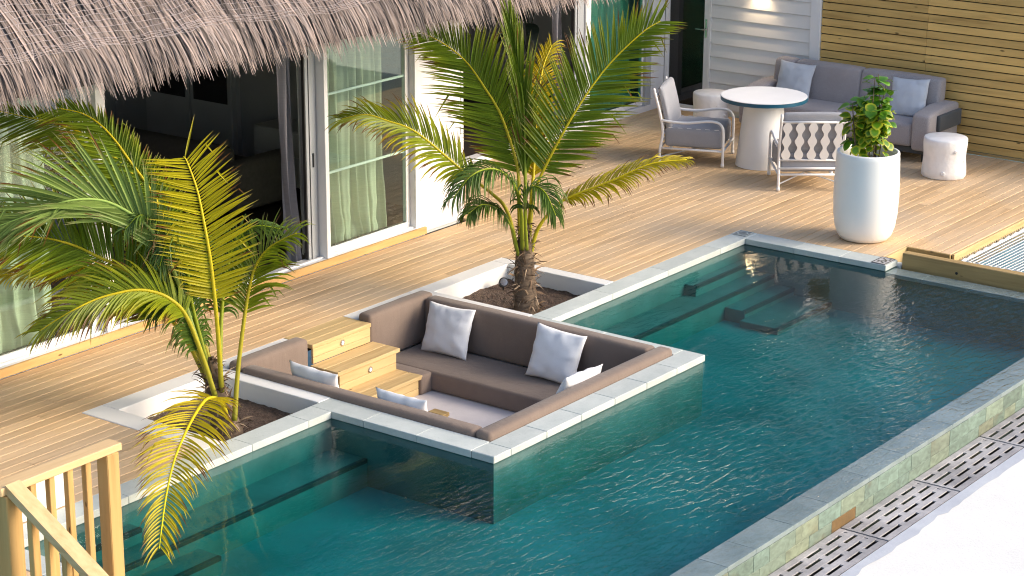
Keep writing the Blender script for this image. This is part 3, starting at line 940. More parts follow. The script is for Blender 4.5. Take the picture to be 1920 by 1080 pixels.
siding_front(w1, 4.252, 4.862, YF + 0.0, 0.0, 2.5)
obj('corner_trim', B(4.862, 4.90, YF - 0.018, YF + 0.02, 0.0, 2.5, 0.002), 'frame', w1)
obj('wall', B(4.86, 4.90, 2.751, 3.86, -0.05, 2.6), 'white', house)
obj('lintel', B(-4.6, 4.249, YF, YF + 0.12, 2.22, 2.75), 'white', house)
obj('lintel', B(4.902, 10.45, 3.86, 3.98, 2.22, 2.75), 'white', house)
obj('sill', B(-4.6, 4.23, 2.505, 2.531, 0.0, 0.072, 0.003), 'sillwood', house, label='orange wooden sill board along the foot of the glass doors')
fr = obj('door_track', MB().box(-4.6, 4.24, 2.534, 2.585, -0.02, 0.066, 0.003).box(-4.6, 4.24, 2.59, 2.62, -0.02, 0.08, 0.003).box(-4.6, 4.24, 2.625, 2.70, -0.02, 0.07, 0.003), 'frame', house)
def glazed(name, x0, x1, y, mat, muntins, wfr=0.05, z1=2.2, z0=0.07, frame='frame', label=None):
    p_ = obj(name, MB().box(x0, x1, y, y + 0.045, z0, z0 + 0.055, 0.003).box(x0, x1, y, y + 0.045, z1 - 0.06, z1, 0.003)
             .box(x0, x0 + wfr, y, y + 0.045, z0 + .0555, z1 - 0.0605, 0.003).box(x1 - wfr, x1, y, y + 0.045, z0 + .0555, z1 - 0.0605, 0.003), frame, house, label=label)
    obj('pane', B(x0 + wfr - .006, x1 - wfr + .006, y + 0.010, y + 0.016, z0 + 0.05, z1 - 0.055), mat, p_)
    for z in muntins:
        obj('muntin', B(x0 + wfr, x1 - wfr, y + 0.0165, y + 0.036, z - 0.011, z + 0.011, 0.002), frame, p_)
    obj('gasket', MB().box(x0 + wfr, x1 - wfr, y + 0.0165, y + 0.034, z0 + 0.0555, z0 + 0.064), 'gasket', p_)
    return p_
g1 = glazed('glass_door', 2.90, 4.13, 2.632, 'glass', (0.82, 1.545), label='fixed glass door with two horizontal bars and cream curtain behind')
obj('jamb', B(4.135, 4.249, 2.56, 2.72, 0.066, 2.22, 0.003), 'frame', house)
obj('jamb', MB().box(2.845, 2.895, 2.545, 2.70, 0.066, 2.22, 0.003), 'frame', house)
sl = obj('sliding_leaf', MB().box(2.70, 2.835, 2.64, 2.68, 0.072, 2.2, 0.003), 'frame_grey', house)
obj('seal', MB().box(2.688, 2.699, 2.645, 2.675, 0.075, 2.2).box(2.736, 2.742, 2.634, 2.6405, 0.075, 2.2), 'gasket', sl)
obj('handle', B(2.775, 2.79, 2.628, 2.641, 0.92, 1.05, 0.003), 'gasket', sl)
obj('jamb', B(0.15, 0.25, 2.545, 2.70, 0.066, 2.22, 0.003), 'frame', house)
g0 = glazed('glass_door', -1.55, 0.145, 2.632, 'glass', (), 0.07, label='large glass door with pale curtain behind the left palm')
g00 = glazed('glass_door', -3.3, -1.555, 2.632, 'glass', (), 0.07)
# recessed front behind the upright palm
obj('door_track', B(4.905, 10.43, 3.853, 3.98, -0.02, 0.06, 0.003), 'frame', house)
obj('jamb', B(8.80, 8.90, 3.86, 3.97, 0.061, 2.22, 0.003), 'frame', house)
sl2 = obj('sliding_leaf', B(8.62, 8.795, 3.885, 3.94, 0.061, 2.2, 0.003), 'frame_grey', house)
obj('seal', MB().box(8.60, 8.619, 3.89, 3.93, 0.07, 2.2).box(8.655, 8.662, 3.88, 3.886, 0.07, 2.2), 'gasket', sl2)
glazed('glass_door', 8.905, 10.05, 3.89, 'glass_teal', (), 0.035, label='teal tinted glass door between the white posts')
obj('jamb', B(10.06, 10.16, 3.86, 3.97, 0.061, 2.22, 0.003), 'frame_grey', house)
obj('jamb', B(10.17, 10.44, 3.85, 3.97, 0.0, 2.5, 0.003), 'frame', house)
# end wall at right
XW = 10.45
w2 = obj('wall', MB().box(XW + 0.021, XW + 0.14, 1.76, 3.24, -0.05, 2.75).box(XW, XW + 0.14, 3.24, 3.98, 2.1, 2.75), 'white', house, label='shaded white siding wall behind the grey outdoor sofa')
siding_front(w2, 1.872, 3.20, XW, 0.07 - 0.002, 2.7, face='x')
obj('corner_trim', B(XW - 0.03, XW + 0.15, 1.745, 1.87, 0.0, 2.7, 0.003), 'frame', w2)
obj('corner_trim', B(XW - 0.02, XW + 0.02, 3.202, 3.239, 0.0, 2.7, 0.003), 'frame', w2)
gd = obj('glass_door', MB().box(XW - .01, XW + .04, 3.242, 3.30, 0.0, 2.1, .003).box(XW - .01, XW + .04, 3.79, 3.845, 0.0, 2.1, .003).box(XW - .01, XW + .04, 3.3005, 3.7895, 0.0, 0.055, .003), 'frame', house, label='dark glass door with lever handle beside the siding wall')
obj('pane', B(XW + .012, XW + .018, 3.30, 3.79, 0.05, 2.1), 'glass_dark', gd)
hd = MB().tube([(XW - .012, 3.27, 1.0), (XW - .05, 3.27, 1.0), (XW - .055, 3.30, 1.0), (XW - .055, 3.39, 1.0)], 0.009, 8)
hd.box(XW - .014, XW - .0105, 3.255, 3.285, 0.9, 1.12, 0.001)
obj('handle', hd, 'chrome', gd)
# rooms
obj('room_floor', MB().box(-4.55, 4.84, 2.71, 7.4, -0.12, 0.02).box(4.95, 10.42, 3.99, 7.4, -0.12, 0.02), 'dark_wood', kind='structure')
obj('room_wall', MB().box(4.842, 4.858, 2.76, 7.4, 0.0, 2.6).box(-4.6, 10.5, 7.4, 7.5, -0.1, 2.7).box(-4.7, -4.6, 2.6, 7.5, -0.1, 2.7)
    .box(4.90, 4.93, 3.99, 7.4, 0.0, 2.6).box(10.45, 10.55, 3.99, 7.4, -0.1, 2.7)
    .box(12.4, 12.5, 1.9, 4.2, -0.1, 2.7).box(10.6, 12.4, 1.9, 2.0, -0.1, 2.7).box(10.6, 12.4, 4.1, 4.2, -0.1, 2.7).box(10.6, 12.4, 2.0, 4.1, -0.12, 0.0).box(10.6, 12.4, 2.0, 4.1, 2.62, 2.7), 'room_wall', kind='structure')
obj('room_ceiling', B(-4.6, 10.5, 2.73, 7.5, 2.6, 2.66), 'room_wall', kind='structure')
obj('terrace_soffit', B(4.9, 10.6, 3.0, 3.99, 2.76, 2.82), 'white', kind='structure')
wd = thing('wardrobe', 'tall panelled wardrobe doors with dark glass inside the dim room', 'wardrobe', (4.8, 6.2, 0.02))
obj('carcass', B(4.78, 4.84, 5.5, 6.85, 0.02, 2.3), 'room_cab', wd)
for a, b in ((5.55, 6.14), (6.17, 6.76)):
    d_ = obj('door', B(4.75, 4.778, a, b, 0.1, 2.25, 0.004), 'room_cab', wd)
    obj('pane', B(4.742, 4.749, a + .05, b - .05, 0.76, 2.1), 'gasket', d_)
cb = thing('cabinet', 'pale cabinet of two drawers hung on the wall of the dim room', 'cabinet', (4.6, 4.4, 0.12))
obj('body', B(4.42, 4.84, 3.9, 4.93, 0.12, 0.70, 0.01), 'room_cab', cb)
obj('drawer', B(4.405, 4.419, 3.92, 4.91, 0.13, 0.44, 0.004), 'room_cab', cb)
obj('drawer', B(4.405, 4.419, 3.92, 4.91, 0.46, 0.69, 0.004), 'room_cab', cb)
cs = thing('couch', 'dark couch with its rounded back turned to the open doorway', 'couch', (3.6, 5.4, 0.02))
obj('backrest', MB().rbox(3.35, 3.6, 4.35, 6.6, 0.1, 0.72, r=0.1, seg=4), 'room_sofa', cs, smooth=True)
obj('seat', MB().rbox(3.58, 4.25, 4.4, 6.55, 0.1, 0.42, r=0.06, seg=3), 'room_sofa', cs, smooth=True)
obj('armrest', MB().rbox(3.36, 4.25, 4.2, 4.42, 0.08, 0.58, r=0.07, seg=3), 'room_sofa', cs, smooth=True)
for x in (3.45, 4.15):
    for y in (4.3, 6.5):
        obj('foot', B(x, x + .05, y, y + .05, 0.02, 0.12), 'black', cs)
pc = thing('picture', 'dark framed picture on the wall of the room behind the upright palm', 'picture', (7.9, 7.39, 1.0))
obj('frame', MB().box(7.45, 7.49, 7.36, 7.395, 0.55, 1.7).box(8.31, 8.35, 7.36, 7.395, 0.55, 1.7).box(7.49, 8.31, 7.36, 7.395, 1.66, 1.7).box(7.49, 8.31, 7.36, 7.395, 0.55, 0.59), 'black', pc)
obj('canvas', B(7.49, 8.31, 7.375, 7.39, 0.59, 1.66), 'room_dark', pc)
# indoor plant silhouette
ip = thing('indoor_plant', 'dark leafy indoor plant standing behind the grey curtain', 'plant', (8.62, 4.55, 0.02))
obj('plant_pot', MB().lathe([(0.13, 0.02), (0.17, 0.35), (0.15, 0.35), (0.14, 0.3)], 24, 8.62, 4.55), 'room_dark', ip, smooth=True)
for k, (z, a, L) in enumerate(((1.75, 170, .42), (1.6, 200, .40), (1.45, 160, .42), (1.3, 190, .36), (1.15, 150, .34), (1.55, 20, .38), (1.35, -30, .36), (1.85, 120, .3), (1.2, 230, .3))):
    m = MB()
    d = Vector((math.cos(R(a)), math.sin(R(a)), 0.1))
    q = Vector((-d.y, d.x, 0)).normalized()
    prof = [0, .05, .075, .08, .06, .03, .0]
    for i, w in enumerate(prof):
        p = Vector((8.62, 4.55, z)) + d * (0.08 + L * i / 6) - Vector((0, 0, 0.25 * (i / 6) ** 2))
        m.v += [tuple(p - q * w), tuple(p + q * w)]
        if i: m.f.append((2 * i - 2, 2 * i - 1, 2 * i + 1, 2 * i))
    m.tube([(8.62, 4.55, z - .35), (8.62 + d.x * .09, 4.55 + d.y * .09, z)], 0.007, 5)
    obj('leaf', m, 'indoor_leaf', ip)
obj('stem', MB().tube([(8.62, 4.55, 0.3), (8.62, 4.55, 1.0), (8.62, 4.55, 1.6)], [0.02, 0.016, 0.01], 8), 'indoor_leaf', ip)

# curtains
def curtain(label, x0, x1, y, mat, folds, amp, z1=2.2, lean=0.0, puddle=0.06):
    m = MB()
    nx, nz = int(folds * 12), 26
    for j in range(nz + 1):
        tz = j / nz
        z = 0.025 + (z1 - 0.025) * tz
        for i in range(nx + 1):
            tx = i / nx
            x = x0 + (x1 - x0) * tx + 0.02 * math.sin(tx * folds * 4.1 + z * 2)
            flare = 1 + 0.7 * (1 - tz) ** 3
            ph = tx * folds * 2 * math.pi + 0.5 * math.sin(z * 1.7 + tx * 3)
            yy = y + amp * flare * (math.sin(ph) + 0.35 * math.sin(2.3 * ph + z)) - lean * (1 - tz)
            if tz < 0.28:
                k = (0.28 - tz) / 0.28
                yy -= puddle * k * (0.6 + 0.6 * noise.noise(Vector((x * 9, z * 7, y))))
                x += 0.05 * k * noise.noise(Vector((x * 6, z * 6, y + 9)))
            m.v.append((x, yy, z))
    for j in range(nz):
        for i in range(nx):
            a = j * (nx + 1) + i
            m.f.append((a, a + 1, a + nx + 2, a + nx + 1))
    o_ = obj('curtain', m, mat, smooth=True)
    return tag(o_, label, 'curtain')
curtain('cream curtain bunched on the floor behind the fixed glass door', 3.12, 3.98, 2.86, 'curtain', 7, 0.035)
curtain('grey edge of curtain hanging beside the cream one behind the fixed glass door', 2.93, 3.16, 2.93, 'curtain_grey', 2.2, 0.03)
curtain('cream curtain behind the large glass door beside the left palm', -1.75, -0.18, 2.86, 'curtain', 9, 0.035)
curtain('grey curtain gathered at the right side of the open doorway', 2.56, 2.70, 2.83, 'curtain_grey', 2.0, 0.03, lean=0.03)
curtain('grey curtain gathered in the recessed doorway beside the teal glass', 8.44, 8.58, 4.06, 'curtain_grey', 2.0, 0.03)
curtain('teal tinted curtain behind the teal glass door', 8.95, 10.02, 4.12, 'curtain', 8, 0.03)

# wall lamp above the siding (its glow shows on the boards)
wl = thing('wall_lamp', 'lit downlight on the siding wall above the outdoor sofa', 'wall lamp', (10.42, 2.53, 1.66))
obj('body', MB().tube([(10.36, 2.53, 1.64), (10.36, 2.53, 1.82)], 0.04, 20), 'frame', wl)
obj('bracket', B(10.395, 10.44, 2.51, 2.55, 1.70, 1.76), 'frame', wl)
obj('bulb', MB().tube([(10.36, 2.53, 1.632), (10.36, 2.53, 1.639)], 0.03, 16), 'glow', wl)
ld = bpy.data.lights.new('lamp_light', 'SPOT')
ld.energy, ld.color, ld.spot_size, ld.spot_blend, ld.shadow_soft_size = 9.0, (1.0, 0.74, 0.45), R(95), 0.9, 0.03
lo = bpy.data.objects.new('lamp_light', ld)
COL.objects.link(lo)
lo.parent = wl
lo.matrix_parent_inverse = WM[wl.name].inverted()
lo.location = (10.36, 2.53, 1.62)

# ------------------------------------------------------------------ slatted screen
scr = thing('slatted_screen', 'tall screen of horizontal brown timber slats behind the outdoor sofa', 'screen', (10.5, -0.3, 0.0))
z = 0.03
pitch = 0.0915
k = 0
while z < 1.9:
    cut = 0.42 + random.uniform(-.01, .01)
    spans = [(1.742, cut), (cut, -2.3)]
    for a, b in spans:
        obj('slat', B(XW + random.uniform(0, .003), XW + 0.022, b + .001, a - .001, z, z + pitch - 0.011, 0.003), 'slat', scr)
    z += pitch
for y in (1.70, 0.42, -0.9, -2.2):
    obj('post', B(XW + 0.024, XW + 0.10, y - .04, y + .04, 0.0, 1.93), 'black', scr)
obj('gap_dark_sheet', B(XW + 0.105, XW + 0.115, -2.3, 1.742, 0.0, 1.9), 'black', scr)  # added black sheet that makes the gaps between slats read dark
obj('skirting', B(XW - 0.028, XW - 0.003, -2.3, 1.742, 0.0, 0.028, 0.002), 'pine_y', scr)

# ------------------------------------------------------------------ thatched roof
EX0, EX1, EY, TS = -4.6, 5.8, 1.50, 1.15
RX1 = 11.2                                      # the roof itself runs on over the recessed terrace doors
def eave_z(x): return 2.62 - 0.027 * (x + 1.75)
sl_d = Vector((0, -1, -TS)).normalized()        # down the slope
sl_n = Vector((0, -TS, 1)).normalized()         # out of the slope
rb = MB()
for x in (EX0, EX1):
    for s_ in (-0.05, 4.4):
        p = Vector((x, EY, eave_z(x))) - sl_d * s_
        rb.v += [tuple(p - sl_n * 0.05), tuple(p - sl_n * 0.3)]
rb.f = [(0, 2, 6, 4), (1, 5, 7, 3), (0, 4, 5, 1), (2, 3, 7, 6), (0, 1, 3, 2), (4, 6, 7, 5)]
r2 = MB()
for x in (EX1 + 0.01, RX1):
    for s_ in (0.0, 3.4):
        p = Vector((x, EY + 1.35, 2.72)) - sl_d * s_
        r2.v += [tuple(p - sl_n * 0.0), tuple(p - sl_n * 0.25)]
r2.f = list(rb.f)
tc_ = plain('thatch_core', (0.10, 0.075, 0.07), 0.95, 0.4, 25, 0.8, 50, 0.02)
obj('set_back_roof', r2, tc_, house)
r3 = MB()
for y in (1.55, 9.0):
    for a in (0.0, 4.2):
        r3.v += [(10.25 + a, y, 2.84 + a * 1.05), (10.25 + a, y, 2.66 + a * 1.05 - (0.2 if a else 0))]
r3.f = list(rb.f)
obj('unseen_wing_roof', r3, tc_, house)  # roof out of view, put in for its dark reflection in the pool
roof = obj('thatched_roof', rb, tc_, house, label='grey brown palm thatch with ragged eave and netting')
N = 46000
u = rng.random(N)
xs = EX0 + (EX1 - EX0) * rng.random(N)
srow = rng.random(N) ** 1.15 * 1.75
eave = rng.random(N) < 0.20
srow[eave] = rng.random(eave.sum()) * 0.16
L = 0.30 + 0.2 * rng.random(N)
L[eave] = 0.26 + 0.16 * rng.random(eave.sum())
V = np.zeros((N, 4, 2, 3))
C_ = np.zeros((N, 4, 2, 4))
sd, sn = np.array(sl_d), np.array(sl_n)
lump = np.array([noise.noise(Vector((x * 1.7, s_ * 2.2, 0))) for x, s_ in zip(xs, srow)])
lump3 = np.array([noise.noise(Vector((x * 9.0, s_ * 3.0, 3.0))) for x, s_ in zip(xs, srow)])
lump2 = np.array([noise.noise(Vector((x * 0.9, 7.0, 0))) for x in xs])
base = np.stack([xs, np.full(N, EY), 2.62 - 0.027 * (xs + 1.75)], 1) - sd * (srow + 0.12)[:, None] + sn * (0.012 + 0.05 * rng.random(N) + 0.05 * lump)[:, None]
side = np.stack([rng.normal(0.0, 0.06, N) + 0.14 * lump3 + 0.22 * lump + 0.14 * lump2, np.zeros(N), np.zeros(N)], 1)
d = sd + side + sn * rng.normal(0.0, 0.05, N)[:, None]
d /= np.linalg.norm(d, axis=1)[:, None]
wid = 0.0050 + 0.0050 * rng.random(N)
tone = np.clip(0.56 + 0.19 * rng.standard_normal(N) + 0.22 * lump + 0.30 * lump3, 0.14, 1.0)
colA = np.array([0.345, 0.262, 0.23])
colB = np.array([0.26, 0.215, 0.205])
mixv = rng.random(N)
colr = (colA * mixv[:, None] + colB * (1 - mixv[:, None])) * tone[:, None] * 1.25
pos = base.copy()
grav = np.where(eave | (srow < 0.2), 0.30, 0.05)
for k in range(4):
    t_ = k / 3
    w = wid * (1.0, 1.1, 0.8, 0.15)[k]
    q = np.cross(d, sn)
    q /= np.linalg.norm(q, axis=1)[:, None]
    V[:, k, 0] = pos - q * w[:, None]
    V[:, k, 1] = pos + q * w[:, None]
    C_[:, k, :, :3] = colr[:, None, :] * (0.9 + 0.2 * t_)
    C_[:, k, :, 3] = 1
    pos = pos + d * (L / 3)[:, None]
    d = d + np.array([0, 0, -1.0]) * grav[:, None]
    d /= np.linalg.norm(d, axis=1)[:, None]
def strip_mesh(name, V, C_):
    n, k = V.shape[:2]
    verts = V.reshape(-1, 3)
    idx = np.arange(n * k * 2).reshape(n, k, 2)
    F = np.stack([idx[:, :-1, 0], idx[:, :-1, 1], idx[:, 1:, 1], idx[:, 1:, 0]], -1).reshape(-1, 4)
    me = bpy.data.meshes.new(name)
    me.vertices.add(len(verts))
    me.vertices.foreach_set('co', verts.ravel())
    me.loops.add(F.size)
    me.loops.foreach_set('vertex_index', F.ravel().astype(np.int32))
    me.polygons.add(len(F))
    me.polygons.foreach_set('loop_start', np.arange(0, F.size, 4, dtype=np.int32))
    me.polygons.foreach_set('loop_total', np.full(len(F), 4, dtype=np.int32))
    at_ = me.color_attributes.new('Col', 'FLOAT_COLOR', 'POINT')
    at_.data.foreach_set('color', C_.reshape(-1, 4).ravel())
    me.update()
    me.validate()
    return me
tm = strip_mesh('thatch', V, C_)
tm.materials.append(M['strand'])
place('thatch', tm, roof, kind='stuff')
# netting over the thatch
nt = MB()
def net_pt(x, s_, k):
    w = 0.018 * noise.noise(Vector((x * 2.3, s_ * 3.0, 2.0))) + 0.012 * noise.noise(Vector((x * 9.0, s_ * 9.0, k)))
    p = Vector((x, EY, eave_z(x))) - sl_d * (s_ + w * 1.3)
    h = 0.075 + 0.05 * noise.noise(Vector((x * 1.7, s_ * 2.2, 0)))
    return tuple(p + sl_n * h)
s_ = 0.05
kk = 0
while s_ < 1.4:
    nt.tube([net_pt(EX0 + (EX1 - EX0) * i / 260, s_ + 0.05 * noise.noise(Vector((i * 0.035, 0, 4))), kk * 1.7) for i in range(261)], 0.0017, 3, False)
    s_ += 0.016 if s_ < 0.1 else 0.052
    kk += 1
for i in range(36):
    x = EX0 + (EX1 - EX0) * (i + random.random() * .8) / 36
    nt.tube([net_pt(x + 0.02 * math.sin(k * 1.9 + i), 0.05 + 1.3 * k / 22, i * 2.3) for k in range(23)], 0.0014, 3, False)
obj('netting', nt, 'net', roof, kind='stuff')

# ------------------------------------------------------------------ outdoor furniture
tb = thing('round_table', 'round white pedestal table with blue edge in front of the grey sofa', 'table', (8.60, 1.385, 0.0))
obj('pedestal', MB().lathe([(0.285, 0.0), (0.282, 0.02), (0.205, 0.715)], 48), 'table_white', tb, smooth=False, world=False)
smooth_angle(bpy.data.objects['pedestal'])
o = obj('table_top', MB().lathe([(0.455, 0.7545), (0.462, 0.757), (0.462, 0.762)], 64), 'table_white', tb, world=False)
o = obj('edge_band', MB().lathe([(0.44, 0.715), (0.465, 0.718), (0.466, 0.754), (0.3, 0.7541)], 64), 'table_blue', tb, world=False)
smooth_angle(o)

def stump(label, x, y, h, r, seed):
    def wob(a, z):
        c = Vector((math.cos(a), math.sin(a), z * 1.5))
        return 1 + 0.05 * noise.noise(c * 1.3 + Vector((seed, 0, 0))) + 0.022 * noise.noise(Vector((a * 5.0 * 1.0, z * 1.2, seed))) * (1 if abs(a) < 6.1 else 0.3)
    prof = [(r * 0.97, 0.0), (r * 1.03, 0.02), (r * 1.02, 0.07)] + [(r * (1.0 + .02 * math.cos(k)), 0.07 + (h - .09) * k / 7) for k in range(1, 8)] + [(r * 0.985, h - 0.005), (r * 0.95, h)]
    m = MB().lathe(prof, 56, 0, 0, wob=wob)
    t_ = thing('stump_stool', label, 'stool', (x, y, 0))
    o_ = obj('body', m, 'stump', t_, world=False)
    smooth_angle(o_, 50)
    for a, z, s in ((-2.2, h * .72, .022), (-2.75, h * .16, .03), (-1.7, h * .45, .014)):
        kx, ky = r * .99 * math.cos(a), r * .99 * math.sin(a)
        pr = Vector((math.cos(a), math.sin(a), 0))
        obj('knot', MB().tube([tuple(Vector((kx, ky, z)) - pr * .02), tuple(Vector((kx, ky, z)) + pr * .012), tuple(Vector((kx, ky, z)) + pr * .006)], [s, s * .8, s * .3], 12), 'stump', t_, world=False, smooth=True)
stump('white painted tree stump stool in front of the timber screen', 9.36, -0.40, 0.42, 0.228, 1.3)
stump('white tree stump stool half hidden between the table and the siding wall', 9.70, 2.72, 0.44, 0.205, 5.1)

# grey sofa
so = thing('outdoor_sofa', 'grey upholstered three seat sofa against the slatted screen', 'sofa', (10.0, 1.12, 0.0))
def gs(name, *a, r=0.03, mat='grey', puff=0.006):
    return obj(name, MB().rbox(*a, r=r, seg=3, cuts=3, puff=puff, amp=0.004), mat, so, smooth=True)
obj('base_frame', B(9.72, 10.38, 0.06, 2.40, 0.09, 0.16, 0.006), 'dark_strap', so)
for x in (9.76, 10.30):
    for y in (0.12, 2.28):
        obj('leg', B(x, x + .05, y, y + .05, 0.0, 0.09, 0.003), 'black', so)
gs('seat_cushion', 9.66, 10.25, 0.26, 1.235, 0.165, 0.425, r=0.04)
gs('seat_cushion', 9.66, 10.25, 1.245, 2.20, 0.165, 0.425, r=0.04)
def tilt_back(y0, y1):
    m = MB().rbox(10.13, 10.30, y0, y1, 0.40, 0.83, r=0.035, seg=3, cuts=3, puff=0.008, amp=0.004)
    m.v = [(x + (z - 0.4) * 0.16, y, z) for x, y, z in m.v]
    obj('back_cushion', m, 'grey', so, smooth=True)
tilt_back(0.20, 1.17); tilt_back(1.18, 2.02); tilt_back(2.03, 2.28)
def arm(y0, y1):
    m = MB().rbox(9.64, 10.36, y0, y1, 0.14, 0.585, r=0.035, seg=3, cuts=3, puff=0.004, amp=0.003)
    m.v = [(x, y, z - (0.0 if z < .3 else 0.045 * max(0, (9.95 - x)) / 0.3)) for x, y, z in m.v]
    return obj('armrest', m, 'grey', so, smooth=True)
arm(0.035, 0.25); arm(2.21, 2.42)
obj('arm_strap', MB().rbox(9.80, 10.34, -0.012, 0.045, 0.34, 0.52, r=0.02, seg=2), 'dark_strap', so, smooth=True)

for ch in so.children:
    ch.matrix_parent_inverse = WM[so.name].inverted() @ Matrix.Translation((0, -0.1, 0))

# white tube armchairs with wavy back slats
def armchair(label, loc, rotz):
    t_ = thing('armchair', label, 'armchair', loc, rotz)
    W, rr = 0.33, 0.0155
    kw = dict(world=False, smooth=True)
    for s in (-1, 1):
        x = s * W
        back = [(x, -0.33, 0.0), (x, -0.325, 0.16), (x, -0.30, 0.34), (x, -0.335, 0.55), (x, -0.41, 0.82)]
        obj('leg', MB().tube(spline(back, 20), rr, 8), 'tube', t_, **kw)
        front = [(x, 0.36, 0.0), (x, 0.36, 0.2), (x, 0.36, 0.36), (x, 0.345, 0.44), (x, 0.29, 0.485), (x, 0.17, 0.49), (x, 0.0, 0.465), (x, -0.15, 0.46), (x, -0.318, 0.475)]
        obj('armrest', MB().tube(spline(front, 36), rr, 8), 'tube', t_, **kw)
        obj('side_rail', MB().tube([(x, 0.36, 0.17), (x, -0.325, 0.17)], 0.0125, 8), 'tube', t_, **kw)
        for yy in (0.36, -0.33):
            obj('foot', MB().tube([(x, yy, 0.0), (x, yy, 0.035)], 0.02, 10), 'tube', t_, **kw)
    obj('front_rail', MB().tube([(-W, 0.36, 0.17), (W, 0.36, 0.17)], 0.0125, 8), 'tube', t_, **kw)
    for y, z in ((-0.325, 0.17), (-0.318, 0.235), (-0.303, 0.32), (-0.386, 0.735)):
        obj('back_rail', MB().tube([(-W, y, z), (W, y, z)], 0.0125, 8), 'tube', t_, **kw)
    obj('cross_brace', MB().tube([(-W, -0.33, 0.07), (W, 0.36, 0.165)], 0.008, 6), 'tube', t_, **kw)
    obj('cross_brace', MB().tube([(W, -0.33, 0.07), (-W, 0.36, 0.165)], 0.008, 6), 'tube', t_, **kw)
    n = 5
    for i in range(n):
        xc = -W + 2 * W * (i + 0.5) / n
        m = MB()
        K = 40
        for k in range(K + 1):
            t = k / K
            z = 0.325 + 0.405 * t
            y = -0.304 - 0.082 * max(0, t) ** 1.15 - 0.006
            w = 0.0335 + 0.0145 * math.cos(2 * math.pi * (t * 2.75 - 0.36))
            for dy in (-0.006, 0.006):
                m.v += [(xc - w, y + dy, z), (xc + w, y + dy, z)]
            if k:
                a = 4 * (k - 1)
                m.f += [(a, a + 1, a + 5, a + 4), (a + 2, a + 6, a + 7, a + 3), (a, a + 4, a + 6, a + 2), (a + 1, a + 3, a + 7, a + 5)]
        obj('back_slat', m, 'tube', t_, world=False)
    obj('seat_cushion', MB().rbox(-W + 0.018, W - 0.018, -0.28, 0.34, 0.185, 0.40, r=0.035, seg=3, cuts=3, puff=0.01, amp=0.004), 'greyblue', t_, **kw)
    m = MB().rbox(-W + 0.02, W - 0.02, -0.265, -0.20, 0.36, 0.83, r=0.035, seg=3, cuts=3, puff=0.008, amp=0.004)
    m.v = [(x, y - (z - 0.36) * 0.24, z) for x, y, z in m.v]
    obj('back_cushion', m, 'greyblue', t_, **kw)
    pp = MB()
    for s in (-1, 1):
        for k in range(6):
            yy = -0.24 + k * 0.1
            pp.box(s * (W - 0.0165) - .002, s * (W - 0.0165) + .002, yy, yy + 0.05, 0.395, 0.40)
    obj('stitching', pp, 'tube', t_, world=False)
    return t_
def spline(P, n):
    P = [Vector(p) for p in P]
    Q = [2 * P[0] - P[1]] + P + [2 * P[-1] - P[-2]]
    out = []
    m = len(P) - 1
    for i in range(n + 1):
        s = m * i / n
        k = min(int(s), m - 1)
        t = s - k
        a, b, c, d_ = Q[k:k + 4]
        out.append(0.5 * ((2 * b) + (c - a) * t + (2 * a - 5 * b + 4 * c - d_) * t * t + (3 * b - a - 3 * c + d_) * t ** 3))
    return out
armchair('white tube armchair with grey cushions turned sideways, by the recessed glass doors', (8.40, 2.11, 0), R(-158.3))
armchair('white tube armchair seen from behind, wavy slats in its back, beside the plant pot', (8.175, 0.61, 0), R(-51.9))

# tall white pot and its shrub
pt = thing('plant_pot', 'tall rounded white pot standing on the deck at the pool corner', 'pot', (6.66, -0.885, 0.0))
prof = [(0.19, 0.0), (0.225, 0.008), (0.258, 0.05), (0.285, 0.13), (0.302, 0.25), (0.309, 0.42), (0.306, 0.62), (0.298, 0.8), (0.296, 0.842), (0.290, 0.852), (0.276, 0.855), (0.268, 0.848), (0.266, 0.80), (0.266, 0.72)]
obj('body', MB().lathe(prof, 72, cap1=False), 'pot', pt, smooth=True, world=False)
obj('soil', MB().lathe([(0.0005, 0.745), (0.2, 0.74), (0.267, 0.735)], 40, cap0=False, cap1=False), 'soil', pt, world=False)
sh = thing('shrub', 'bushy green shrub with yellow edged round leaves growing in the tall white pot', 'shrub', (6.66, -0.885, 0.74))
rs = random.Random(11)
tips = []
rx, ry = Vector((rgt.x, rgt.y, 0)).normalized(), Vector((fwd.x, fwd.y, 0)).normalized()
for (bx_, by, tx, ty, h, r_) in ((-.10, .0, -.17, .03, .62, .012), (-.06, .05, -.05, .1, .68, .009), (.0, -.05, .02, -.02, .86, .010), (.05, .03, .13, .0, .80, .009),
                                 (.03, -.08, .08, -.14, .66, .008), (.09, -.02, .16, .06, .60, .007), (-.02, .08, .0, .16, .60, .007), (.06, .0, .06, .04, .90, .009)):
    b = Vector((0, 0, 0)) + rx * bx_ + ry * by
    e_ = rx * tx + ry * ty + Vector((0, 0, h - 0.06))
    mid = (b + e_) / 2 + Vector((rs.uniform(-.03, .03), rs.uniform(-.03, .03), 0))
    path = spline([b - Vector((0, 0, .03)), mid, e_], 10)
    obj('stem', MB().tube(path, [r_ * (1 - 0.06 * i) for i in range(11)], 6), 'shrub_stem', sh, smooth=True, world=False)
    tips.append(path)
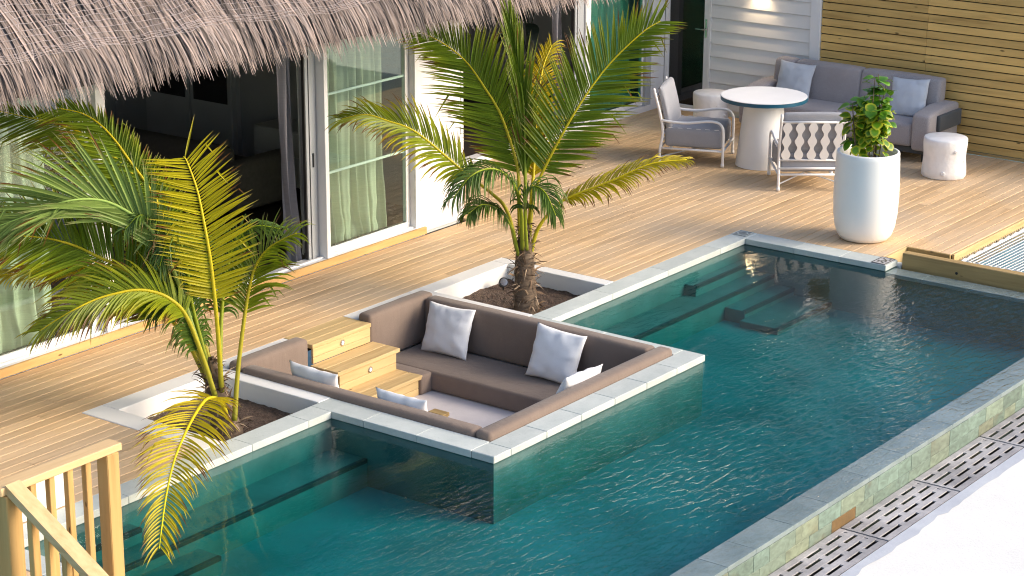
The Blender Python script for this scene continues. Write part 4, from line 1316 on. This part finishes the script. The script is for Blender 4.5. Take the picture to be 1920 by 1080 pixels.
def leaf_mesh():
    m = MB()
    xs_ = [0.0, 0.12, 0.32, 0.55, 0.76, 0.92, 1.0]
    ws = [0.05, 0.30, 0.46, 0.47, 0.36, 0.17, 0.0]
    for x, w in zip(xs_, ws):
        z = -0.22 * (x - 0.25) ** 2
        for s in (-1, -0.5, 0, 0.5, 1):
            m.v.append((x, s * w, z + 0.14 * abs(s) * w * 1.6 - 0.05 * (abs(s) > .9)))
    for i in range(len(xs_) - 1):
        for j in range(4):
            a = i * 5 + j
            m.f.append((a, a + 1, a + 6, a + 5))
    me = bpy.data.meshes.new('leaf')
    me.from_pydata(m.v, [], m.f)
    me.polygons.foreach_set('use_smooth', [True] * len(me.polygons))
    return me
lm = [leaf_mesh(), leaf_mesh()]
lm[0].materials.append(M['shrub'])
lm[1].materials.append(M['shrub_y'])
for i in range(290):
    path = rs.choice(tips)
    t = rs.uniform(0.18, 1.0) ** 0.8
    p = path[min(10, int(t * 10))].copy()
    az = rs.uniform(0, 2 * math.pi)
    out = Vector((math.cos(az), math.sin(az), 0))
    size = rs.uniform(0.072, 0.118) * (1.1 if t > .6 else 0.9)
    p = p + out * rs.uniform(0.015, 0.07) * (1.15 - 0.5 * t) + Vector((0, 0, rs.uniform(-.03, .05)))
    down = rs.uniform(0.1, 1.2) if t < .8 else rs.uniform(-.5, .7)
    X = (out - Vector((0, 0, down))).normalized()
    Zn = (Vector((0, 0, 1)) + out * rs.uniform(.3, 1.2)).normalized()
    Y = Zn.cross(X).normalized()
    Zn = X.cross(Y)
    ro = Matrix((X, Y, Zn)).transposed().to_4x4() @ Matrix.Rotation(rs.uniform(-.5, .5), 4, 'X')
    o = place('leaf', lm[1 if rs.random() < (0.75 if p.z < .5 else .2) else 0], sh, world=False)
    o.matrix_basis = Matrix.Translation(p) @ ro @ Matrix.Scale(size, 4)

# ------------------------------------------------------------------ pillows
def pillow(label, cat, c, X, Yv, w, h, t, mat, seed, group=None):
    X = Vector(X).normalized()
    Yv = Vector(Yv)
    Yv = (Yv - X * X.dot(Yv)).normalized()
    Z = X.cross(Yv)
    n = 26
    m = MB()
    for side in (1, -1):
        for j in range(n + 1):
            for i in range(n + 1):
                u_, v_ = 2 * i / n - 1, 2 * j / n - 1
                ex = (1 - abs(u_) ** 2.6) * (1 - abs(v_) ** 2.6)
                z = t * max(0, ex) ** 0.55
                ed = max(abs(u_), abs(v_))
                wr = 0.010 * noise.noise(Vector((u_ * 2.2 + seed, v_ * 2.2, side * 3.0)))
                wr += 0.011 * (ed ** 3) * (1 - ed ** 8) * math.sin((u_ * 9 if abs(v_) > abs(u_) else v_ * 9) + 2.5 * noise.noise(Vector((u_ * 3, v_ * 3, seed))))
                wr += 0.002 * noise.noise(Vector((u_ * 7, v_ * 3, seed + side)))
                z = side * (z + wr * min(1, ex * 6))
                x = u_ * w / 2 * (1 - 0.075 * (1 - v_ * v_) * abs(u_)) + .006 * noise.noise(Vector((v_ * 2, seed, 1))) * abs(u_)
                y = v_ * h / 2 * (1 - 0.075 * (1 - u_ * u_) * abs(v_)) + .006 * noise.noise(Vector((u_ * 2, seed, 5))) * abs(v_)
                m.v.append((x, y, z))
    for s in (0, 1):
        k = s * (n + 1) ** 2
        for j in range(n):
            for i in range(n):
                a = k + j * (n + 1) + i
                f_ = (a, a + 1, a + n + 2, a + n + 1)
                m.f.append(f_ if s == 0 else f_[::-1])
    o_ = obj('pillow', m, mat, smooth=True)
    bm = bmesh.new()
    bm.from_mesh(o_.data)
    bmesh.ops.remove_doubles(bm, verts=bm.verts[:], dist=0.0012)
    bm.to_mesh(o_.data)
    bm.free()
    o_.matrix_world = Matrix.Translation(c) @ Matrix((X, Yv, Z)).transposed().to_4x4()
    return tag(o_, label, cat, group)
pillow('white pillow in the inner corner of the sunken lounge next to the steps', 'pillow', (2.385, 0.79, -0.15), (0, -1, .02), (0.33, 0, 0.94), 0.50, 0.44, 0.075, 'cushion', 1.0)
pillow('white pillow leaning at the middle of the lounge backrest by the palm planter', 'pillow', (2.385, -0.34, -0.14), (0, -1, -.05), (0.33, 0, 0.94), 0.50, 0.45, 0.075, 'cushion', 2.0)
pillow('white pillow lying in the outer corner of the sunken lounge against the water side', 'pillow', (1.62, -1.06, -0.085), (-1, 0, 0.05), (0.0, -0.42, 0.9), 0.50, 0.44, 0.07, 'cushion', 3.0)
pillow('white pillow against the pool side backrest close to the wooden steps', 'pillow', (0.445, 0.54, -0.095), (0, 1, .03), (-0.2, 0, 0.98), 0.50, 0.45, 0.07, 'cushion', 4.0)
pillow('white pillow against the pool side backrest beside the low wooden stool', 'pillow', (0.445, -0.34, -0.115), (0, 1, 0.0), (-0.2, 0, 0.98), 0.50, 0.44, 0.07, 'cushion', 5.0)
pillow('pale blue pillow on the sofa end nearest the siding wall', 'pillow', (10.06, 1.84, 0.62), (0, -1, -.03), (0.3, 0, 0.95), 0.46, 0.44, 0.075, 'cushion_blue', 6.0)
pillow('pale blue pillow on the sofa end behind the potted shrub', 'pillow', (10.05, 0.40, 0.62), (0, -1, .06), (0.3, 0, 0.95), 0.46, 0.44, 0.075, 'cushion_blue', 7.0)

# ------------------------------------------------------------------ railing and stairs at the left
rl = thing('wooden_railing', 'light pine railing with handrail turning down the stairs at the pool end', 'railing', (-3.6, -1.11, 0.0))
xA, xB, yR = -3.97, -3.215, -1.11
obj('post', B(xB - .05, xB + .046, yR - .05, yR + .046, 0.0, 0.945, 0.006), 'pine_z', rl)
obj('post', B(xA - .07, xA + .04, yR - .07, yR + .04, 0.0, 0.945, 0.006), 'pine_z', rl)
obj('handrail', B(xA - .09, xB + .07, yR - .052, yR + .06, 0.947, 0.995, 0.005), 'rail_x', rl)
for i in range(4):
    x = xA + 0.17 + i * 0.138
    obj('baluster', B(x - .021, x + .021, yR - .021, yR + .021, -0.05, 0.946, 0.003), 'pine_z', rl)
h_ = MB()
sl_ = 0.57
ya, yb = yR - 0.05, -3.0
za = 0.955
for (y, z) in ((ya, za), (yb, za - sl_ * (ya - yb))):
    h_.v += [(xA - .055, y, z), (xA + .05, y, z), (xA + .05, y, z + .055), (xA - .055, y, z + .055)]
h_.f = [(0, 1, 2, 3), (7, 6, 5, 4), (0, 4, 5, 1), (1, 5, 6, 2), (2, 6, 7, 3), (3, 7, 4, 0)]
obj('handrail', h_, 'rail_y', rl)
for i in range(11):
    y = yR - 0.19 - i * 0.135
    zt = za - sl_ * (ya - y) - 0.002
    obj('baluster', B(xA - .021, xA + .021, y - .021, y + .021, zt - 1.0, zt, 0.003), 'pine_z', rl)
sr = thing('wooden_stairs', 'pine stairs going down from the deck beside the railing', 'stairs', (-4.4, -1.9, -1.2))
for i in range(7):
    y1 = -1.2 - i * 0.27
    obj('tread', B(-4.9, xA - .03, y1 - .27, y1, -0.2 - i * .155, -0.16 - i * .155, 0.004), 'pine_x', sr)
sb = MB()
sb.v = [(xA + .03, -1.22, -0.35), (xA + .03, -1.22, -0.02), (xA + .03, -3.1, -1.09), (xA + .03, -3.1, -1.45), (xA + .07, -1.22, -0.35), (xA + .07, -1.22, -0.02), (xA + .07, -3.1, -1.09), (xA + .07, -3.1, -1.45)]
sb.f = [(0, 1, 2, 3), (7, 6, 5, 4), (0, 4, 5, 1), (1, 5, 6, 2), (2, 6, 7, 3), (3, 7, 4, 0)]
obj('stringer', sb, 'pine_y', sr)

# ------------------------------------------------------------------ palms
FRONDS_A = [
    ('g', 0.58, 'cam', [(3.263, 0.675, 0.376), (3.346, 0.757, 0.753), (3.453, 0.855, 1.051), (3.552, 1.100, 1.447), (3.560, 1.307, 1.700), (3.555, 1.505, 1.900), (3.471, 1.695, 2.052), (3.338, 1.840, 2.155)]),
    ('spear', 0.60, 'cam', [(3.288, 0.642, 0.376), (3.455, 0.770, 0.992), (3.611, 0.906, 1.563), (3.694, 1.051, 1.957), (3.758, 1.176, 2.301)]),
    ('g', 0.56, 'cam', [(3.302, 0.623, 0.376), (3.416, 0.664, 0.753), (3.494, 0.660, 0.949), (3.705, 0.476, 1.482), (3.943, 0.289, 1.908), (4.162, 0.067, 2.217), (4.290, -0.049, 2.323)]),
    ('gy', 0.42, 'mix', [(3.246, 0.698, 0.376), (3.194, 0.776, 0.734), (3.108, 0.885, 0.892), (2.941, 1.028, 1.074), (2.661, 1.327, 1.435), (2.498, 1.514, 1.545), (2.394, 1.680, 1.596), (2.300, 1.869, 1.550)]),
    ('y', 0.26, 'mix', [(3.302, 0.600, 0.332), (3.354, 0.560, 0.559), (3.429, 0.462, 0.736), (3.498, 0.342, 0.850), (3.688, 0.002, 1.026), (3.871, -0.256, 1.170), (4.066, -0.498, 1.206)]),
    ('y', 0.36, 'mix', [(3.379, 0.692, 0.371), (3.677, 0.846, 0.936), (3.905, 0.982, 1.454), (4.147, 1.091, 1.786), (4.326, 1.122, 1.972)]),
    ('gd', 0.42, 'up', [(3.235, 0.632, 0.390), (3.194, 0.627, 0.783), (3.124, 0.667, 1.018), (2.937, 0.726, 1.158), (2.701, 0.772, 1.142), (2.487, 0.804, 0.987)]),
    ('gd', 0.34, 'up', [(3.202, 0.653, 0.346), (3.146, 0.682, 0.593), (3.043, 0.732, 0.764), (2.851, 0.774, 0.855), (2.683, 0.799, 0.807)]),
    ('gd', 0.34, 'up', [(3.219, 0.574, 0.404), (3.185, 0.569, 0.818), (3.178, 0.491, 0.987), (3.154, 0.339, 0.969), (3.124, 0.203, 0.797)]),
]
FRONDS_B = [
    ('g', 0.60, 'cam', [(-0.512, 0.662, 0.176), (-0.479, 0.805, 0.471), (-0.449, 0.997, 0.820), (-0.410, 1.167, 1.152), (-0.391, 1.360, 1.506), (-0.442, 1.566, 1.774), (-0.468, 1.666, 1.903), (-0.508, 1.780, 2.020), (-0.569, 1.903, 2.099), (-0.697, 2.012, 2.147)]),
    ('g', 0.60, 'cam', [(-0.490, 0.702, 0.140), (-0.439, 0.898, 0.483), (-0.356, 1.180, 0.909), (-0.318, 1.445, 1.353), (-0.315, 1.659, 1.608), (-0.375, 1.815, 1.753), (-0.444, 1.975, 1.883), (-0.540, 2.144, 1.963), (-0.670, 2.348, 2.020), (-0.847, 2.617, 2.084)]),
    ('gp', 0.66, 'cam', [(-0.539, 0.658, 0.164), (-0.586, 0.777, 0.547), (-0.637, 0.917, 1.025), (-0.725, 1.027, 1.349), (-0.818, 1.136, 1.491), (-0.931, 1.252, 1.592), (-1.045, 1.337, 1.630), (-1.170, 1.418, 1.631), (-1.269, 1.530, 1.590), (-1.407, 1.674, 1.513), (-1.560, 1.840, 1.435)]),
    ('g', 0.60, 'cam', [(-0.535, 0.674, 0.139), (-0.570, 0.797, 0.456), (-0.663, 1.015, 0.808), (-0.805, 1.241, 1.046), (-0.949, 1.410, 1.171), (-1.017, 1.534, 1.234), (-1.119, 1.610, 1.288), (-1.190, 1.717, 1.310), (-1.321, 1.818, 1.334), (-1.462, 1.998, 1.319)]),
    ('y', 0.34, 'mix', [(-0.508, 0.713, 0.114), (-0.499, 0.977, 0.483), (-0.584, 1.237, 0.766), (-0.756, 1.444, 0.890), (-0.910, 1.609, 0.979), (-0.995, 1.737, 1.005), (-1.151, 1.863, 1.015), (-1.342, 2.024, 1.002)]),
    ('gy', 0.46, 'mix', [(-0.602, 0.597, 0.154), (-0.657, 0.657, 0.467), (-0.726, 0.734, 0.777), (-0.835, 0.783, 0.928), (-0.934, 0.862, 0.994), (-1.036, 0.924, 1.019), (-1.152, 0.988, 1.012), (-1.283, 1.063, 0.986), (-1.418, 1.130, 0.936), (-1.511, 1.220, 0.866), (-1.611, 1.310, 0.783)]),
    ('y2', 0.42, 'cam', [(-0.531, 0.600, 0.175), (-0.526, 0.618, 0.563), (-0.531, 0.638, 0.929), (-0.522, 0.676, 1.195), (-0.510, 0.738, 1.451), (-0.486, 0.816, 1.665), (-0.482, 0.911, 1.860), (-0.489, 0.939, 1.897)]),
    ('gy2', 0.40, 'mix', [(-0.559, 0.453, -0.014), (-0.462, 0.497, 0.323), (-0.343, 0.529, 0.698), (-0.264, 0.527, 0.966), (-0.225, 0.494, 1.106), (-0.189, 0.417, 1.221), (-0.148, 0.315, 1.298), (-0.107, 0.204, 1.360)]),
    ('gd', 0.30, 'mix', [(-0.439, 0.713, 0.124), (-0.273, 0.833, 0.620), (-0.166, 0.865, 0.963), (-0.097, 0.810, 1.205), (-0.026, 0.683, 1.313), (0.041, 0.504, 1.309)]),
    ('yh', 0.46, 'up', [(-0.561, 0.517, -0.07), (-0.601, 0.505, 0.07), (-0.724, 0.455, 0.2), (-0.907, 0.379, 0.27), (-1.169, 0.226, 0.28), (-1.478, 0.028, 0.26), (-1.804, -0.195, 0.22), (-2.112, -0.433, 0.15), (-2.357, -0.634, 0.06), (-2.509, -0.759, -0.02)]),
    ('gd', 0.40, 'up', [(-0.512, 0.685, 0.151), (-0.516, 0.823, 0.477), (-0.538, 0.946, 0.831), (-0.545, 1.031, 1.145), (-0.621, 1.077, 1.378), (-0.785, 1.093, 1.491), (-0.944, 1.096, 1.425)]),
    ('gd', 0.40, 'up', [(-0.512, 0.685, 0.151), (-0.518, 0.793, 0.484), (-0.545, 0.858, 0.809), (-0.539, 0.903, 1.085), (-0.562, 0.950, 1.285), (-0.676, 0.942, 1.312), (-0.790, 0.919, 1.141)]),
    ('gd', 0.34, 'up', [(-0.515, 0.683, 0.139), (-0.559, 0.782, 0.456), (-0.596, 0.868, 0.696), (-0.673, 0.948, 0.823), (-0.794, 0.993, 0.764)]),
]
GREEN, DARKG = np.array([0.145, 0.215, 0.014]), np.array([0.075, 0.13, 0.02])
PALE, YEL, YG = np.array([0.24, 0.33, 0.085]), np.array([0.62, 0.49, 0.013]), np.array([0.33, 0.40, 0.016])
BROWN, DRY = np.array([0.20, 0.085, 0.02]), np.array([0.36, 0.26, 0.17])
#        base,  tip mix,  leaflets/side, angle, droop, petiole share, v fold, rachis colour
STYLE = {
    'g':     (GREEN, YG * .6 + YEL * .4, 84, 66, 0.035, 0.30, YEL),
    'gp':    (PALE, PALE * 1.1, 78, 34, 0.06, 0.42, PALE * 1.8),
    'spear': (GREEN * .9, YG, 60, 14, 0.0, 0.30, YG),
    'gy':    (YG * .7, YEL, 66, 55, 0.24, 0.36, YEL),
    'gy2':   (YG * .6, YG, 34, 55, 0.25, 0.50, YEL * .8),
    'y':     (YEL * .8, YEL * 1.05, 60, 52, 0.34, 0.34, YEL * 1.15),
    'y2':    (YEL * .62 + YG * .3, YEL * .9, 52, 72, 0.02, 0.40, YEL * 1.15),
    'yh':    (YEL * .95, YEL, 58, 54, 0.20, 0.10, YEL * 1.25),
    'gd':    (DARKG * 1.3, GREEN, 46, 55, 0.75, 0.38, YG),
}
def frond(parent, kind, LL, hint, P, seed, right=1.0):
    r_ = random.Random(seed)
    base, tip, nl, ang, droop, pet, rcol = STYLE[kind]
    path = spline(P, 64)
    seglen = [0.0]
    for a, b in zip(path, path[1:]):
        seglen.append(seglen[-1] + (b - a).length)
    tot = seglen[-1]
    def at(s):
        s = max(0.0, min(0.9999, s)) * tot
        k = 0
        while seglen[k + 1] < s: k += 1
        t = (s - seglen[k]) / max(1e-6, seglen[k + 1] - seglen[k])
        return path[k].lerp(path[k + 1], t), (path[k + 1] - path[k]).normalized()
    tocam = (CAM - path[32]).normalized()
    H = {'cam': tocam + Vector((0, 0, .25)), 'mix': tocam * .6 + Vector((0, 0, .8)), 'up': tocam * .2 + Vector((0, 0, 1))}[hint].normalized()
    r0 = 0.021 if tot > 1 else 0.016
    rm = MB().tube([q_ + H * 0.006 for q_ in path], [max(0.0034, r0 * (1 - 0.86 * (i / 64) ** 0.8)) for i in range(65)], 7)
    me = bpy.data.meshes.new('frond')
    me.from_pydata([tuple(v) for v in rm.v], [], rm.f)
    at_ = me.color_attributes.new('Col', 'FLOAT_COLOR', 'POINT')
    ca = np.zeros((len(rm.v), 4))
    for i in range(65):
        t = i / 64
        ca[i * 7:(i + 1) * 7, :3] = np.minimum(0.9, np.array([0.24, 0.26, 0.03]) * (1 - t ** .4) + rcol * 1.35 * t ** .4)
    ca[:, 3] = 1
    at_.data.foreach_set('color', ca.ravel())
    me.polygons.foreach_set('use_smooth', [True] * len(me.polygons))
    me.materials.append(M['palm'])
    fo = place('frond', me, parent)
    NL = nl * 2
    K = 6
    V = np.zeros((NL * 2, K, 2, 3))
    C_ = np.zeros((NL * 2, K, 2, 4))
    q = 0
    gap = {0: set(), 1: set()}
    for i in range(nl):
        for side in (0, 1):
            s = pet + (1 - pet) * (i + 0.3 * r_.random() + .15 * side) / nl
            p, T = at(s)
            t = (s - pet) / (1 - pet)
            Nn = (H - T * H.dot(T)).normalized()
            Sd = T.cross(Nn) * (1 if side else -1)
            a = R(ang * (1 - (0.12 if kind == 'y2' else 0.5) * t) + r_.uniform(-5, 5))
            L = LL * (0.55 + 0.45 * min(1, t * 4)) * (1 - (0.25 if kind == 'y2' else 0.55) * max(0, t - 0.45) / 0.55) * r_.uniform(0.88, 1.08) * (right if side else 1.0)
            D = (Sd * math.sin(a) + T * math.cos(a) + Nn * r_.uniform(0.06, 0.24)).normalized()
            w0 = 0.0125 * (1 - 0.4 * t) * (LL / 0.5) ** 0.4 * (1 if kind != 'spear' else .8)
            pos = p.copy()
            rc = r_.uniform(0.78, 1.22)
            tipb = r_.random()
            brown = r_.random() < (0.4 if kind in ('y', 'gy', 'yh') else 0.16)
            dr = droop * r_.uniform(0.6, 1.5)
            kink = r_.randint(2, 4) if r_.random() < (0.5 if kind == 'gd' else 0.10) else 99
            for k in range(K):
                f = k / (K - 1)
                w = w0 * (0.45, 1.0, 1.0, 0.85, 0.55, 0.06)[k]
                across = D.cross(Nn)
                if across.length < 1e-3: across = D.cross(Vector((0, 0, 1)))
                across.normalize()
                fold = Nn * (0.75 * w)
                mid = pos - fold * .5
                V[q, k, 0], V[q, k, 1] = mid, pos + across * w + fold * .5
                V[q + 1, k, 0], V[q + 1, k, 1] = pos - across * w + fold * .5, mid
                m_ = max(0.0, (f - 0.35) / 0.65) ** 1.3 * (0.35 + 0.65 * tipb)
                c = (base * (1 - m_) + tip * m_) * rc
                if brown and f > 0.6: c = BROWN * rc if f > .75 else c * .5 + BROWN * .5
                elif f > 0.93: c = c * .4 + DRY * .6
                C_[q:q + 2, k, :, :3] = c
                pos = pos + D * (L / (K - 1))
                D = (D + Vector((0, 0, -1)) * (dr * (0.4 + f))).normalized()
                if k == kink: D = (D + Vector((0, 0, -1.5)) + Vector((r_.uniform(-.3, .3), r_.uniform(-.3, .3), 0))).normalized()
            q += 2
    C_[..., 3] = 1
    lm_ = strip_mesh('leaflets', V[:q], C_[:q])
    lm_.materials.append(M['palm'])
    place('leaflets', lm_, fo, kind='stuff')
    return fo

def fibre(parent, pts, rad, n, seed, hang=-0.3, L=(0.05, 0.15), cols=None):
    r_ = random.Random(seed)
    V = np.zeros((n, 4, 2, 3))
    C_ = np.ones((n, 4, 2, 4))
    for i in range(n):
        t = r_.random()
        k = min(int(t * (len(pts) - 1)), len(pts) - 2)
        f = t * (len(pts) - 1) - k
        p = Vector(pts[k]).lerp(Vector(pts[k + 1]), f)
        r0 = rad[k] * (1 - f) + rad[k + 1] * f
        a = r_.uniform(0, 2 * math.pi)
        o_ = Vector((math.cos(a), math.sin(a), 0))
        pos = p + o_ * r0 * 0.95
        D = (o_ * r_.uniform(.2, .8) + Vector((r_.uniform(-.4, .4), r_.uniform(-.4, .4), r_.uniform(-.6, .9)))).normalized()
        ln = r_.uniform(*L)
        c = np.array(r_.choice(cols)) * r_.uniform(.7, 1.3)
        w = r_.uniform(.003, .009)
        for j in range(4):
            ac = D.cross(o_)
            ac = ac.normalized() if ac.length > 1e-3 else Vector((1, 0, 0))
            ww = w * (1, 1, .7, .1)[j]
            V[i, j, 0], V[i, j, 1] = pos - ac * ww, pos + ac * ww
            C_[i, j, :, :3] = c
            pos = pos + D * ln / 3
            D = (D + Vector((0, 0, hang))).normalized()
    me = strip_mesh('husk_fibre', V, C_)
    me.materials.append(M['strand'])
    place('husk_fibre', me, parent, kind='stuff')

def palm(label, loc, trunk, rad, fronds, seed, husk):
    t_ = thing('palm_tree', label, 'palm tree', loc)
    pts = spline(trunk, 28)
    rr = []
    for i in range(29):
        s = (len(rad) - 1) * i / 28
        k = min(int(s), len(rad) - 2)
        rr.append((rad[k] + (rad[k + 1] - rad[k]) * (s - k)) * (1 + 0.05 * math.sin(i * 2.6)))
    obj('trunk', MB().tube(pts, rr, 18), 'bark', t_, smooth=True)
    fibre(t_, [tuple(p) for p in pts], rr, husk, seed, cols=[(0.16, 0.10, 0.06), (0.10, 0.06, 0.035), (0.30, 0.22, 0.15), (0.22, 0.14, 0.08)])
    for i, (kd, LL, hint, P) in enumerate(fronds):
        frond(t_, kd, LL, hint, P, seed * 100 + i, 0.45 if (fronds is FRONDS_B and i < 2) else 1.0)
    return t_
palm('upright coconut palm growing in the planter behind the lounge cushions', (3.18, 0.54, -0.15),
     [(3.172, 0.535, -0.19), (3.193, 0.563, -0.023), (3.252, 0.621, 0.243), (3.300, 0.655, 0.42), (3.35, 0.69, 0.60)], [0.125, 0.098, 0.088, 0.07, 0.035], FRONDS_A, 3, 260)
palm('wide spreading coconut palm growing in the planter left of the lounge', (-0.54, 0.53, -0.17),
     [(-0.544, 0.528, -0.22), (-0.534, 0.595, -0.012), (-0.525, 0.661, 0.139), (-0.505, 0.70, 0.26), (-0.48, 0.76, 0.40)], [0.13, 0.10, 0.085, 0.065, 0.03], FRONDS_B, 5, 220)
